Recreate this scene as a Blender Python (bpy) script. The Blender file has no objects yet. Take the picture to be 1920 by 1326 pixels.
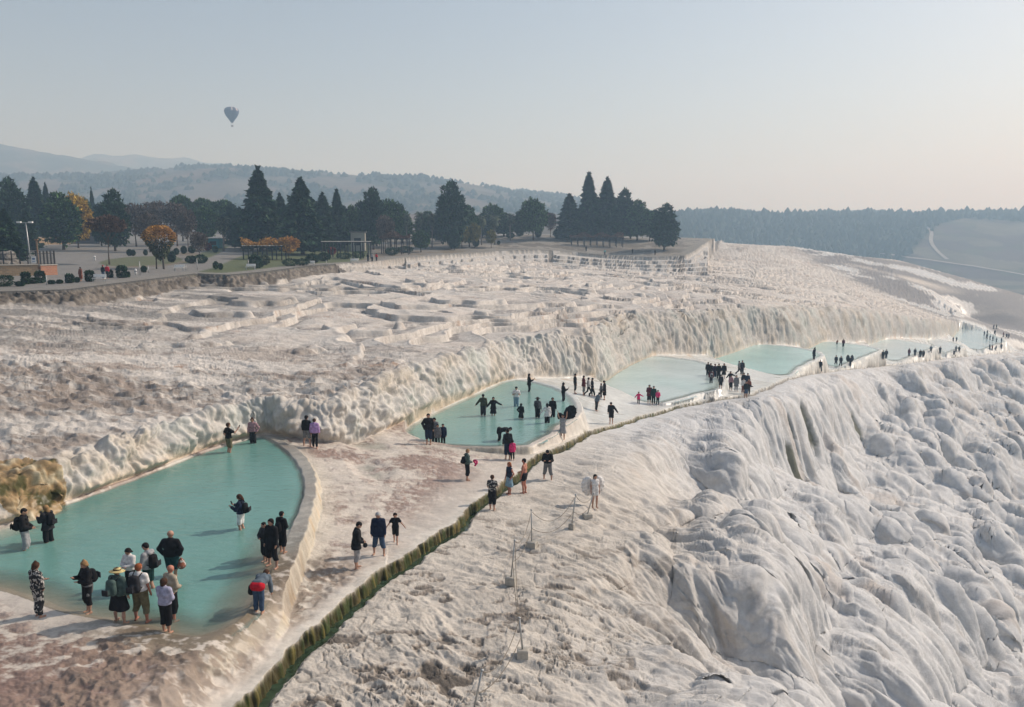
import bpy, bmesh, math, random
import numpy as np
from mathutils import Vector, Matrix
R = math.radians
sc = bpy.context.scene
col = sc.collection
rng = random.Random(7)

# ---------------------------------------------------------------- camera
F_PX, CX, CY, PITCH, CAMZ = 1493.0, 960.0, 663.0, R(8.5), 11.3
cam_d = bpy.data.cameras.new("camera")
cam_d.sensor_width = 36.0
cam_d.lens = F_PX / 1920 * 36.0
cam_d.clip_start = 0.5
cam_d.clip_end = 20000
cam = bpy.data.objects.new("camera", cam_d)
cam.location = (0, 0, CAMZ)
cam.rotation_euler = (R(90) - PITCH, 0, 0)
col.objects.link(cam)
sc.camera = cam

# ---------------------------------------------------------------- sky, sun, exposure
SUN_EL, SUN_AZ = R(38), R(67)          # azimuth measured from +Y towards +X
sc.view_settings.view_transform = 'Standard'
sc.view_settings.look = 'None'
sc.view_settings.exposure = 0.22
sc.view_settings.gamma = 1.0
world = bpy.data.worlds.new("World")
sc.world = world
world.use_nodes = True
wn = world.node_tree
wn.nodes.clear()
wo = wn.nodes.new('ShaderNodeOutputWorld')
wb = wn.nodes.new('ShaderNodeBackground')
sk = wn.nodes.new('ShaderNodeTexSky')
sk.sky_type = 'NISHITA'
sk.sun_disc = False
sk.sun_elevation = SUN_EL
sk.sun_rotation = SUN_AZ
sk.altitude = 350
sk.air_density = 1.0
sk.dust_density = 2.4
sk.ozone_density = 1.0
wb.inputs['Strength'].default_value = 0.105
hs = wn.nodes.new('ShaderNodeHueSaturation')
hs.inputs['Saturation'].default_value = 0.72
wn.links.new(sk.outputs[0], hs.inputs['Color'])
wn.links.new(hs.outputs[0], wb.inputs[0])
wn.links.new(wb.outputs[0], wo.inputs[0])
sun_d = bpy.data.lights.new("sun", 'SUN')
sun_d.energy = 3.3
sun_d.angle = R(0.6)
sun_d.color = (1.0, 0.955, 0.90)
sun = bpy.data.objects.new("sun", sun_d)
SUN_DIR = Vector((math.cos(SUN_EL) * math.sin(SUN_AZ), math.cos(SUN_EL) * math.cos(SUN_AZ), math.sin(SUN_EL)))
sun.rotation_euler = SUN_DIR.to_track_quat('Z', 'Y').to_euler()
sun.location = (60, 60, 80)
col.objects.link(sun)
sc.cycles.use_denoising = True
sc.cycles.max_bounces = 6
sc.cycles.diffuse_bounces = 3
sc.cycles.glossy_bounces = 3
sc.cycles.transparent_max_bounces = 12
sc.cycles.volume_bounces = 1
sc.cycles.use_adaptive_sampling = True
sc.cycles.adaptive_threshold = 0.02

# ---------------------------------------------------------------- pixel -> world
SP, CP = math.sin(PITCH), math.cos(PITCH)
def P2(px, py, D):
    """point of the ground seen at (px, py) that lies D metres under the camera"""
    b = (CY - py) / F_PX
    t = D / (SP - b * CP)
    return ((px - CX) / F_PX * t, t * (CP + b * SP))
def poly(pts, D=None):
    return np.array([P2(p[0], p[1], D if D is not None else p[2]) for p in pts])

# ---------------------------------------------------------------- noise
def _h(ix, iy, iz, seed):
    with np.errstate(over='ignore'):
        h = (ix.astype(np.uint32) * np.uint32(374761393) + iy.astype(np.uint32) * np.uint32(668265263)
             + iz.astype(np.uint32) * np.uint32(2246822519) + np.uint32((seed * 3266489917) & 0xffffffff))
        h = (h ^ (h >> np.uint32(13))) * np.uint32(1274126177)
        h = (h ^ (h >> np.uint32(16))) * np.uint32(2654435761)
        return h ^ (h >> np.uint32(15))
def _u(h):
    return (h & np.uint32(0xffff)).astype(np.float32) / 65535.0
def perlin2(x, y, seed=0):
    x = np.asarray(x, np.float32); y = np.asarray(y, np.float32)
    xi = np.floor(x); yi = np.floor(y)
    fx = x - xi; fy = y - yi
    xi = xi.astype(np.int32); yi = yi.astype(np.int32); z = np.zeros_like(xi)
    def g(dx, dy):
        a = _u(_h(xi + dx, yi + dy, z, seed)) * 6.2831853
        return np.cos(a) * (fx - dx) + np.sin(a) * (fy - dy)
    u = fx * fx * fx * (fx * (fx * 6 - 15) + 10); v = fy * fy * fy * (fy * (fy * 6 - 15) + 10)
    a = g(0, 0); b = g(1, 0); c = g(0, 1); d = g(1, 1)
    return ((a + (b - a) * u) + ((c + (d - c) * u) - (a + (b - a) * u)) * v) * 1.5
def perlin3(x, y, z, seed=0):
    x = np.asarray(x, np.float32); y = np.asarray(y, np.float32); z = np.asarray(z, np.float32)
    xi = np.floor(x); yi = np.floor(y); zi = np.floor(z)
    fx = x - xi; fy = y - yi; fz = z - zi
    xi = xi.astype(np.int32); yi = yi.astype(np.int32); zi = zi.astype(np.int32)
    u = fx * fx * (3 - 2 * fx); v = fy * fy * (3 - 2 * fy); w = fz * fz * (3 - 2 * fz)
    r = 0
    for dx in (0, 1):
        for dy in (0, 1):
            for dz in (0, 1):
                h = _h(xi + dx, yi + dy, zi + dz, seed)
                gx = (h & np.uint32(255)).astype(np.float32) / 127.5 - 1
                gy = ((h >> np.uint32(8)) & np.uint32(255)).astype(np.float32) / 127.5 - 1
                gz = ((h >> np.uint32(16)) & np.uint32(255)).astype(np.float32) / 127.5 - 1
                wt = (u if dx else 1 - u) * (v if dy else 1 - v) * (w if dz else 1 - w)
                r = r + wt * (gx * (fx - dx) + gy * (fy - dy) + gz * (fz - dz))
    return r * 1.4
def fbm2(x, y, oct=4, seed=0, gain=0.5):
    r = 0; a = 1.0; s = 1.0
    for i in range(oct):
        r = r + a * perlin2(x * s + 17.3 * i, y * s - 9.1 * i, seed + i * 7)
        a *= gain; s *= 2.03
    return r
def fbm3(x, y, z, oct=3, seed=0, gain=0.5):
    r = 0; a = 1.0; s = 1.0
    for i in range(oct):
        r = r + a * perlin3(x * s + 7.3 * i, y * s - 9.1 * i, z * s + 3.3 * i, seed + i * 7)
        a *= gain; s *= 2.03
    return r
def cell3(x, y, z, seed=0):
    """distance to nearest jittered point"""
    x = np.asarray(x, np.float32); y = np.asarray(y, np.float32); z = np.asarray(z, np.float32)
    xi = np.floor(x).astype(np.int32); yi = np.floor(y).astype(np.int32); zi = np.floor(z).astype(np.int32)
    best = np.full(x.shape, 9.0, np.float32)
    for dx in (-1, 0, 1):
        for dy in (-1, 0, 1):
            for dz in (-1, 0, 1):
                h = _h(xi + dx, yi + dy, zi + dz, seed)
                px = xi + dx + _u(h); py = yi + dy + _u(h >> np.uint32(8)); pz = zi + dz + _u(h >> np.uint32(16))
                d = (px - x) ** 2 + (py - y) ** 2 + (pz - z) ** 2
                best = np.minimum(best, d)
    return np.sqrt(best)
def sst(a, b, x):
    t = np.clip((x - a) / (b - a), 0, 1)
    return t * t * (3 - 2 * t)
def lobes(s, d, ws, L, seed, keep=0.75):
    """tufa tongues: thickness grows downslope (+d) and ends in a rounded snout"""
    a = np.asarray(s / ws, np.float32); b = np.asarray(d / L, np.float32)
    ai = np.floor(a).astype(np.int32); bi = np.floor(b).astype(np.int32)
    best = np.zeros(a.shape, np.float32); zz = np.zeros_like(ai)
    for da in (-1, 0, 1):
        for db in (-1, 0, 1, 2):
            h = _h(ai + da, bi + db, zz, seed)
            r1 = _u(h); r2 = _u(h >> np.uint32(7)); r3 = _u(h >> np.uint32(14)); r4 = _u(_h(ai + da, bi + db, zz, seed + 91))
            ca = ai + da + 0.15 + 0.7 * r1
            cb = bi + db + r2                        # the snout's end
            w = 0.45 + 0.4 * r3
            v = (b - (cb - 1.15)) / 1.15             # 0 uphill, 1 at the snout
            wv = w * (0.55 + 0.45 * np.clip(v, 0, 1))
            u = (a - ca) / wv
            p = 1 - u * u
            e = np.clip((v - 0.74) / 0.26, 0, 1)
            t = np.clip(v, 0, 1) ** 1.2 * np.clip(1 - e * e, 0, 1) ** .8 * np.clip(p, 0, 1) ** .65 * (0.55 + 0.45 * r4)
            t = np.where((v < 0) | (v > 1) | (r4 > keep + 0.0001), 0, t)
            best = np.maximum(best, t)
    return best

# ---------------------------------------------------------------- polyline / polygon distance
def polydist(x, y, pts, closed):
    """distance to a polyline, arc parameter, side sign (right = +)"""
    n = len(pts); best = np.full(x.shape, 1e18); ss = np.zeros(x.shape); side = np.zeros(x.shape)
    acc = 0.0
    for i in range(n if closed else n - 1):
        ax, ay = pts[i]; bx, by = pts[(i + 1) % n]
        ex, ey = bx - ax, by - ay; L = math.hypot(ex, ey)
        t = ((x - ax) * ex + (y - ay) * ey) / (L * L)
        lo = -40.0 if (i == 0 and not closed) else 0.0
        hi = 40.0 if (i == n - 2 and not closed) else 1.0
        t = np.clip(t, lo, hi)
        dx = x - (ax + ex * t); dy = y - (ay + ey * t)
        d2 = dx * dx + dy * dy
        m = d2 < best
        best = np.where(m, d2, best); ss = np.where(m, acc + t * L, ss)
        side = np.where(m, np.sign(ey * dx - ex * dy), side)
        acc += L
    return np.sqrt(best), ss, side
def inside(x, y, pts):
    c = np.zeros(x.shape, bool); n = len(pts)
    for i in range(n):
        ax, ay = pts[i]; bx, by = pts[(i + 1) % n]
        m = ((ay > y) != (by > y)) & (x < (bx - ax) * (y - ay) / ((by - ay) if by != ay else 1e-9) + ax)
        c ^= m
    return c
def sdf(x, y, pts, pad=6.0):
    """signed distance, negative inside; exact only within pad of the polygon's box"""
    out = np.full(x.shape, 99.0)
    m = (x > pts[:, 0].min() - pad) & (x < pts[:, 0].max() + pad) & (y > pts[:, 1].min() - pad) & (y < pts[:, 1].max() + pad)
    if m.any():
        xs, ys = x[m], y[m]
        d, _, _ = polydist(xs, ys, pts, True)
        out[m] = np.where(inside(xs, ys, pts), -d, d)
    return out
def smooth_poly(pts, it=2, closed=True):
    for _ in range(it):
        n = len(pts); o = []
        rngi = range(n) if closed else range(n - 1)
        if not closed: o.append(pts[0])
        for i in rngi:
            a = pts[i]; b = pts[(i + 1) % n]
            o.append(a * .75 + b * .25); o.append(a * .25 + b * .75)
        if not closed: o.append(pts[-1])
        pts = np.array(o)
    return pts
class RBF:
    """smooth height from scattered points"""
    def __init__(self, pts, sm=0.0):
        p = np.array(pts, float); self.p = p[:, :2] / 50; n = len(p)
        K = self.k(np.linalg.norm(self.p[:, None] - self.p[None], axis=2)) + np.eye(n) * sm
        A = np.zeros((n + 3, n + 3)); A[:n, :n] = K; A[:n, n] = 1; A[:n, n + 1:] = self.p; A[n:, :n] = A[:n, n:].T
        b = np.zeros(n + 3); b[:n] = p[:, 2]
        self.w = np.linalg.solve(A, b)
    def k(self, r): return r
    def __call__(self, x, y):
        x = np.asarray(x) / 50; y = np.asarray(y) / 50
        r = self.w[-3] + self.w[-2] * x + self.w[-1] * y
        for (a, b), w in zip(self.p, self.w): r = r + w * self.k(np.sqrt((x - a) ** 2 + (y - b) ** 2 + 0.002))
        return r

class Field:
    """a smooth function kept on a world grid"""
    def __init__(self, fn, x0, x1, y0, y1, st, blur=0):
        self.a = (x0, y0, st); self.nx = int((x1 - x0) / st) + 1; self.ny = int((y1 - y0) / st) + 1
        X, Y = np.meshgrid(x0 + st * np.arange(self.nx), y0 + st * np.arange(self.ny), indexing='ij')
        g = fn(X.ravel(), Y.ravel()).reshape(X.shape)
        for _ in range(blur):
            p = np.pad(g, 1, mode='reflect', reflect_type='odd'); g = (p[:-2, 1:-1] + p[2:, 1:-1] + p[1:-1, :-2] + p[1:-1, 2:] + 2 * p[1:-1, 1:-1]) / 6
        self.g = g
    def __call__(self, x, y):
        x0, y0, st = self.a
        fx = np.clip((np.asarray(x) - x0) / st, 0, self.nx - 1.001); fy = np.clip((np.asarray(y) - y0) / st, 0, self.ny - 1.001)
        i = fx.astype(int); j = fy.astype(int); fx = fx - i; fy = fy - j; g = self.g
        return (g[i, j] * (1 - fx) + g[i + 1, j] * fx) * (1 - fy) + (g[i, j + 1] * (1 - fx) + g[i + 1, j + 1] * fx) * fy
# ---------------------------------------------------------------- the lie of the land, as functions of world x, y
CH_PX = [(250,1520,11.9),(380,1390,11.95),(440,1326,12.0),(520,1240,12.0),(600,1165,12.05),(700,1080,12.1),(800,1012,12.2),(866,966,12.3),(888,940,12.35),(930,912,12.5),(985,875,12.8),(1012,850,12.9),(1050,838,13.0),(1075,822,13.3),(1110,805,13.8),(1150,797,14.3),(1200,780,15),(1250,766,15.4),(1300,755,15.7),(1350,746,15.9),(1400,740,16.2),(1440,725,16.8),(1480,708,17.6),(1520,699,19),(1560,694,20.3),(1600,690,21.2),(1650,685,22.8),(1700,680,24.5),(1750,674,26),(1800,668,28),(1860,662,31),(1920,657,33.5),(1990,650,36)]
CH = poly(CH_PX)
CH_PL = smooth_poly(CH, 1, False)
_seg = np.r_[0, np.cumsum(np.hypot(*np.diff(CH, axis=0).T))]
CH_D = np.array([p[2] for p in CH_PX])
# a calmer companion curve gives the along-slope coordinate
REF = smooth_poly(np.array([(-11, -2), (-7.9, 15), (-1.5, 36), (8, 60), (26, 88), (55, 126), (104, 183), (178, 256), (260, 330)], float), 2, False)
_, CH_S, _ = polydist(CH[:, 0], CH[:, 1], REF, False)
def chan_z(s): return CAMZ - np.interp(s, CH_S, CH_D)
S_AT = lambda px: float(np.interp(px, [p[0] for p in CH_PX], CH_S))

BASE_PX = [(-500,1120,11.35),(-200,1040,11.3),(-60,1002,11.3),(0,990,11.3),(60,968,11.3),(100,952,11.3),(230,905,11.3),(300,878,11.3),(380,846,11.3),(440,828,11.3),(490,815,11.3),(530,823,11.5),(560,831,11.7),(600,837,11.85),(640,836,12),(700,824,12.2),(755,805,12.45),(800,780,12.5),(850,757,12.5),(900,735,12.5),(955,709,12.5),(1010,704,13.0),(1070,704,13.8),(1131,709,14.7),(1165,690,15),(1212,666,15),(1270,663,16.0),(1335,671,17.5),(1380,660,17.8),(1420,645,17.8),(1480,646,18.8),(1515,651,20.0),(1543,640,20.5),(1590,641,22),(1632,645,23.8),(1662,635,24),(1700,634,25),(1735,634,26),(1765,636,27.3),(1793,627,29.5),(1800,614,29.8),(1806,606,30.5)]
BASE = smooth_poly(poly(BASE_PX), 1, False)
UPL = np.vstack([BASE, [[150, 300], [150, 900], [-900, 900], [-900, 20]]])
zp = lambda L: [(*P2(a, b, D), CAMZ - D) for a, b, D in L]
def _Dy(px, py, Y, dz=0.0):
    b_ = (CY - py) / F_PX; t = Y / (CP + b_ * SP); return (px, py, t * (SP - b_ * CP))
FAR = [(1900,640,31.8),(1900,625,32),(1850,610,32),(1815,603,31.5),(2100,680,40),(2100,640,40)] + [_Dy(*a) for a in ((1487,461,345),(1563,477,355),(1680,486,350),(1747,505,345),(1813,522,335),(1920,553,325),(2050,585,315),(1650,520,300),(1750,548,295),(1900,590,290),(1800,585,285),(1700,535,290))]
_beyond = [(a * 1.20, b * 1.20, c - 22) for a, b, c in [(P2(*_Dy(*q)[:2], _Dy(*q)[2]) + (CAMZ - _Dy(*q)[2],)) for q in ((1487,461,345),(1563,477,355),(1680,486,350),(1747,505,345),(1813,522,335),(1920,553,325),(2050,585,315))]]
BENCH = RBF(zp([(200,1250,11.15),(0,1200,11.15),(-300,1200,11.15),(380,1300,11.35),(450,1200,11.27),(100,1175,11.22),(300,1210,11.22),(0,1125,11.24),(480,1160,11.3),(300,1000,11.4),(100,1050,11.4),(450,900,11.4),(600,900,11.72),(600,1050,11.75),(650,1100,12.0),(560,1200,11.9),(480,1310,11.8),(700,850,12.0),(620,850,11.8),(580,835,11.6),(800,900,12.1),(850,980,12.2),(700,1000,12.1),(800,845,12.44),(870,852,12.44),(940,856,12.5),(900,870,12.5),(950,900,12.5),(1000,850,12.75),(1060,825,13.1),(900,780,12.6),(1095,760,13.7),(1090,800,13.7),(1130,740,14.1),(1150,780,14.3),(1200,765,15.05),(1200,700,15.1),(1280,750,15.3),(1350,735,15.7),(1345,700,15.9),(1370,690,16.8),(1400,725,16.4),(1440,712,17.3),(1430,670,17.9),(1500,702,18.2),(1530,690,20),(1590,665,20.6),(1560,690,20.6),(1620,690,21.6),(1700,655,24.1),(1700,676,24.4),(1760,670,25.5),(1810,662,28),(1840,640,29.6),(1870,656,31),(1920,652,33),(1025,712,13.3),(1062,712,13.9),(1098,716,14.3),(1270,667,16.1),(1310,672,16.9),(1335,680,17.0),(1480,650,18.9),(1510,656,19.9),(1590,645,22),(1615,650,23),(1700,638,25),(1735,640,26)] + FAR) + _beyond, 0.0)
UP = RBF(zp([(-300,930,9.6),(-100,900,9.6),(110,885,9.7),(250,830,9.6),(400,772,9.5),(500,765,9.6),(600,735,9.4),(700,705,9.2),(850,668,9.2),(1000,632,9.3),(1100,608,9.6),(1210,588,10),(1300,577,10.8),(1420,572,12),(1545,575,14.5),(1660,585,19),(1760,592,24.5),(1797,600,29),
  (-400,600,6.9),(0,575,6.9),(200,553,7),(400,536,7),(600,520,7.1),(773,505,7.3),(900,503,7.8),(1024,493,7.6),(1060,492,8.2),(1132,508,9.3),(1230,517,9.9),(1300,514,10.0),(1340,500,9.5),(0,700,8.2),(300,650,8.4),(500,640,8.5),(800,600,8.7),(1000,570,9.2),(1200,560,9.8),(1200,530,9.6),
  (1300,545,10.3),(1400,550,11.8),(1400,520,11.2),(1500,520,13.3),(1500,550,13.6),(1600,545,16.5),(1340,452,2.6),(1400,456,3.2),(1400,480,8.0),(1320,475,7.0)]
  + FAR) + _beyond)
PARK = RBF(zp([(-500,575,5.6),(0,547,5.6),(200,535,5.6),(400,512,5.55),(600,500,5.5),(690,492,5.5)] + [_Dy(*a) for a in ((0,455,220),(-300,455,220),(300,455,222),(500,457,232),(700,456,238),(850,477,205),(900,450,250),(930,472,225),(1000,440,265),(1010,468,232),(1080,474,235),(1150,480,232),(1225,483,228),(1285,480,228),(1305,470,240),(1325,456,262),(1340,447.5,300),(1100,449,262),(1250,455,258),(1100,444,330),(700,446,330),(0,446,330),(1250,446,330))]))
# raised ground (promenade edge, tiers): pixel outline on its own level
def outline(pts): return poly(pts)
PROM = outline([(-500,605,5.6),(-200,572,5.6),(0,547,5.6),(130,542,5.6),(250,528,5.6),(370,514,5.6),(430,515,5.6),(500,509,5.6),(590,499,5.6),(690,493,5.6),(760,484,5.35)] + [_Dy(*a) for a in ((850,477,205),(930,472,225),(1010,468,232),(1080,474,235),(1150,480,232),(1225,483,228),(1285,480,228),(1305,470,240),(1325,456,262),(1340,447.5,300))])
_top = PROM[-1]
PROM = np.vstack([PROM, [[_top[0] - 20, 900], [-900, 900], [-900, PROM[0][1]]]])
TIERS = []
TIERS = [(D, smooth_poly(poly(p, D), 1)) for D, p in TIERS]
def closedpool(D, pts, it=2): return (D, smooth_poly(poly(pts, D), it))
POOLS = {
 'P1': closedpool(11.3, [(500,820),(530,840),(555,865),(570,895),(572,925),(560,960),(543,1000),(520,1050),(500,1090),(482,1120),(468,1150),(430,1180),(380,1200),(330,1197),(280,1182),(220,1172),(150,1158),(100,1146),(50,1124),(0,1108),(-150,1085),(-350,1090),(-250,1045),(-60,1004),(0,992),(60,970),(100,954),(230,907),(300,880),(380,848),(440,830),(480,819)], 1),
 'P2': closedpool(12.5, [(757,806),(800,782),(850,758),(900,736),(955,711),(1000,716),(1040,727),(1068,742),(1080,762),(1078,785),(1062,805),(1035,822),(1000,834),(940,838),(860,836),(800,831),(768,822)], 1),
 'P3': closedpool(15.3, [(1131,711),(1165,691),(1212,668),(1289,677),(1323,687),(1333,703),(1327,728),(1290,745),(1230,752),(1180,742),(1140,728)], 1),
 'P4': closedpool(17.8, [(1341,674),(1380,661),(1420,647),(1460,650),(1500,656),(1519,661),(1522,678),(1508,694),(1470,701),(1420,695),(1375,686)], 1),
 'P5': closedpool(20.5, [(1512,653),(1543,641),(1590,646),(1627,652),(1652,666),(1654,676),(1627,686),(1580,687),(1545,680),(1524,666)], 1),
 'P6': closedpool(24.0, [(1632,646),(1662,636),(1713,643),(1745,650),(1768,661),(1757,668),(1700,672),(1664,674),(1655,664)], 1),
 'P7': closedpool(26.5, [(1738,640),(1750,635),(1778,640),(1800,648),(1812,655),(1803,661),(1775,664),(1763,655)], 1),
 'P8': closedpool(29.6, [(1780,638),(1795,628),(1803,617),(1840,620),(1862,630),(1880,640),(1884,650),(1850,656),(1815,652),(1800,645)], 1),
}
RIM = {'P1': (0.85, 0.10), 'P2': (0.35, 0.04), 'P3': (0.35, 0.03), 'P4': (0.4, 0.04), 'P5': (0.4, 0.04), 'P6': (0.3, 0.02), 'P7': (0.3, 0.02), 'P8': (0.3, 0.02)}
SMALLP = [  # shallow film pools on the pink flats
 (12.12, [(648,835),(675,828),(715,828),(738,838),(728,848),(690,846)]),
 (12.16, [(668,875),(690,868),(710,876),(725,890),(712,903),(692,898),(680,888)]),
]
SMALLP = [closedpool(D, p, 2) for D, p in SMALLP]
POOL_FLOOR = 0.31
GROW = dict(P1=0, P2=.15, P3=1.3, P4=1.6, P5=1.6, P6=1.6, P7=.6, P8=1.2)
GAP = dict(P1=-50, P2=.9, P3=1.0, P4=.8, P5=.8, P6=.9, P7=.9, P8=1.2)

WEST = np.vstack([smooth_poly(poly([(488,816),(535,830),(568,848),(592,880),(599,915),(592,950),(577,1000),(562,1040),(545,1085),(532,1130),(520,1170),(508,1220),(475,1270),(440,1318),(395,1375),(270,1500)], 11.3), 1, False), [[-30, 12], [-60, 12], [-60, 50]]])
WALLH = [0.54, 0.50, 0.42, 0.30, 0.22]
def slope_drop(s, d):
    d0 = np.interp(s, [0, 20, 45, 70, 110, 200], [7.5, 6.0, 3.0, 1.2, 0.6, 0.4])
    e = np.maximum(d - d0, 0)
    m = np.interp(s, [0, 25, 60, 120], [0.55, 0.62, 0.72, 0.66])
    g = m * (np.sqrt(e * e + 16) - 4) + 0.05 * np.minimum(d, d0)
    # the steep face under the rim in the middle distance
    a, b = S_AT(1290), S_AT(1600)
    win = sst(a, a + 8, s) * (1 - sst(b - 8, b + 12, s))
    g = g + win * 4.5 * sst(3.5, 7.5, d) - win * 2.5 * sst(9, 20, d)
    return g
_TERR = RBF([(*P2(a, b, D), v) for a, b, D, v in [(0,600,7.2,.1),(300,560,7,.3),(450,580,7.3,.6),(600,560,7.4,1),(700,620,8.9,1),(850,560,8.2,1),(1000,540,8.6,1),(1200,540,9.7,1),(1350,540,11,1),(1500,560,14,.7),(1600,540,16,.5),(550,680,9,.2),(300,700,9,0),(0,700,8.5,0),(700,690,9.2,0.1),(900,640,9.3,.6),(1100,600,9.6,.7),(100,850,9.6,0),(500,740,9.5,0),(1700,560,20,.7),(1400,500,10,.7),(1400,470,7,.3),(1340,455,3,0),(-300,600,7,0),(-300,900,9.6,0)]])
GOLD = P2(22, 960, 11.3)
SF = Field(lambda x, y: polydist(x, y, REF, False)[1], -70, 330, 6, 440, 1.5, 30)
def _df(x, y):
    d, _, sg = polydist(x, y, REF, False); return d * sg
DF = Field(_df, -70, 330, 6, 440, 1.5, 6)
BENCH = Field(BENCH, -80, 420, 6, 530, 1.5); UP = Field(UP, -480, 480, 6, 530, 2.0); PARK = Field(PARK, -480, 480, 6, 530, 3.0); TERR = Field(lambda x, y: _TERR(x, y), -480, 480, 6, 530, 3.0)
def ground(x, y, full=False):
    """height of the land at x, y; with full=True also the masks used for relief and colour"""
    x = np.asarray(x, float); y = np.asarray(y, float)
    shp = x.shape; x = x.ravel(); y = y.ravel()
    dc, s0, side = polydist(x, y, CH_PL, False)
    s = SF(x, y); d2 = DF(x, y)
    dc = dc * side
    kd = sst(1.5, 9, dc); ds_ = dc * (1 - kd) + d2 * kd
    cw = 0.20 * perlin2(x * 0.35, y * 0.35, 5) + 0.11 * perlin2(x * 1.3, y * 1.3, 6) + 0.05 * perlin2(x * 4, y * 4, 8)
    dcw = dc + cw
    cz = chan_z(s)
    zb = BENCH(x, y)
    # near the channel the flats meet its rim
    k = sst(-6, -0.4, dc)
    zb = zb * (1 - k) + cz * k
    masks = {}
    ub, us, uside = polydist(x, y, BASE, False)
    up_in = inside(x, y, UPL)
    u = np.where(up_in, ub, -ub)
    # stair on the flats beside the first pool
    fl = fbm2(x * 0.16, y * 0.16, 3, 11)
    zb = zb + 0.05 * fl * sst(0.2, 1.5, -dc)
    kw = sdf(x, y, WEST)
    zw = CAMZ - 11.22 + 0.03 * perlin2(x * 0.8, y * 0.8, 15) + 0.10 * sst(24, 18, y)
    zb = np.where(kw < 3, zw * (1 - sst(-0.10, 0.14, kw + 0.10 * perlin2(x * 1.1, y * 1.1, 16))) + zb * sst(-0.10, 0.14, kw + 0.10 * perlin2(x * 1.1, y * 1.1, 16)), zb)
    k2 = sst(-1.7, -0.25, dc) * (kw < 3)
    zb = zb * (1 - k2) + (cz + .04) * k2
    water = np.full(x.shape, -99.0); wd = np.full(x.shape, 99.0); rimm = np.zeros(x.shape)
    for nm, (D, pg) in POOLS.items():
        sd = sdf(x, y, pg)
        m = sd < 6
        zk = CAMZ - D; w, lip = RIM[nm]
        sd = np.maximum(sd - GROW[nm], dc + GAP[nm] + 0.25 * perlin2(x * .4, y * .4, 17))
        sdw = sd + (0.06 * perlin2(x * 1.3, y * 1.3, 3) if nm in ('P1', 'P2') else 0)
        shallow = np.where((nm == 'P1') & (y < 29 + x * -0.05), 0.20, 1.2)     # the near shore of the first pool shelves gently
        inn = zk + 0.05 - np.minimum(POOL_FLOOR, np.maximum(-sdw, 0) * (shallow if nm == 'P1' else (0.5 if nm == 'P2' else 0.4)))
        offb = sst(0.4, 1.2, -u)                                               # no kerb where the cliff meets the water
        if nm == 'P1': offb = offb * 0
        lipz = np.where(offb > 0.02, zk - 0.5 + (0.5 + lip) * offb, -99) - np.maximum(sdw - w, 0) * 3.0
        # outer wall of the rim falls to the flats quickly
        zb = np.where(sdw < 0, np.where(sd < 99, inn, zb), zb)
        zb = np.where((sdw >= 0) & m, np.maximum(zb, np.minimum(lipz, zk + 0.05 + sdw * 0.3)), zb)
        wd = np.minimum(wd, sd)
        rimm = np.maximum(rimm, np.where(m, offb * sst(-0.15, 0.0, sdw) * (1 - sst(w, w + 0.15, sdw)), 0))
    for D, pg in SMALLP:
        sd = sdf(x, y, pg)
        zk = CAMZ - D
        zb = np.where(sd < 0, zk + 0.01 - np.minimum(0.06, -sd * 0.12), np.where(sd < 0.8, zb * sst(0, .8, sd) + (zk + 0.01) * (1 - sst(0, .8, sd)), zb))
    # ---- upland
    zu = UP(x, y)
    zu = np.minimum(zu, CAMZ - 6.9 + 6 * sst(45, 75, x))
    u = u + (0.5 * perlin2(x * 0.28, y * 0.28, 21) + 0.9 * perlin2(x * 0.09, y * 0.09, 22)) * sst(0.0, 1.5, u)
    # terracettes: the upland steps down in scalloped pans
    dist = np.hypot(x, y)
    tmask = np.clip(TERR(x, y) * 1.5, 0, 1)
    t0 = fbm2(x * 0.040 + 3, y * 0.034 - 5, 4, 31, 0.42) * 2.3 + 0.16 * fbm2(x * 0.20, y * 0.17, 2, 37)
    q = 0.68
    hq = (zu + t0) / q
    f = hq - np.floor(hq)
    st = sst(0.93, 1.0, f)
    lipu = 0.10 * np.exp(-((f - 0.03) / 0.05) ** 2) 
    terr = (np.floor(hq) + st + lipu) * q - t0 * 0.9
    zu2 = zu * (1 - tmask) + terr * tmask + (1 - tmask) * 0.35 * fbm2(x * 0.07, y * 0.07, 3, 41)
    zb = np.where(up_in & (u > 3), np.minimum(zb, zu2), zb)
    H = np.maximum(zu2 - zb, 0)
    W = 0.25 + np.minimum(H, 8) * np.interp(y, [45, 80], [0.42, 0.62])
    t = np.clip(u / W, 0, 1)
    prof = 1 - (1 - t) ** 2.0
    z = np.where(up_in, zb + (np.maximum(zu2, zb) - zb) * prof, zb)
    cliff = np.where(up_in, sst(0, 0.08, t) * (1 - sst(0.75, 1.25, u / W)), 0) * sst(0.3, 1.2, H)
    gd = np.hypot((x - GOLD[0]) / 1.9, (y - GOLD[1]) / 1.3)
    gold = (gd < 1.15) * 1.0
    z = np.where(gd < 1.15, np.maximum(z, CAMZ - 11.5 + 1.35 * np.clip(1.1 - gd ** 2, 0, 1.1) ** .7), z)
    # ---- tiers and the promenade platform
    tier = np.zeros(x.shape)
    for D, pg in TIERS:
        sd = sdf(x, y, pg, 10)
        sc_ = 0.35 * np.abs(np.sin(np.arctan2(y - 205, x - 20) * 60 + 2 * perlin2(x * .1, y * .1, 7)))
        sd = sd + sc_ - .2
        zk = CAMZ - D
        z = np.where(sd < 0, np.maximum(z, zk - 0.18 * sst(0.4, 1.0, -sd)), z)
        tier = np.maximum(tier, (sd < 0.15) * 1.0)
    sp = np.full(x.shape, 99.0); mb = (y > 55)
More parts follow.
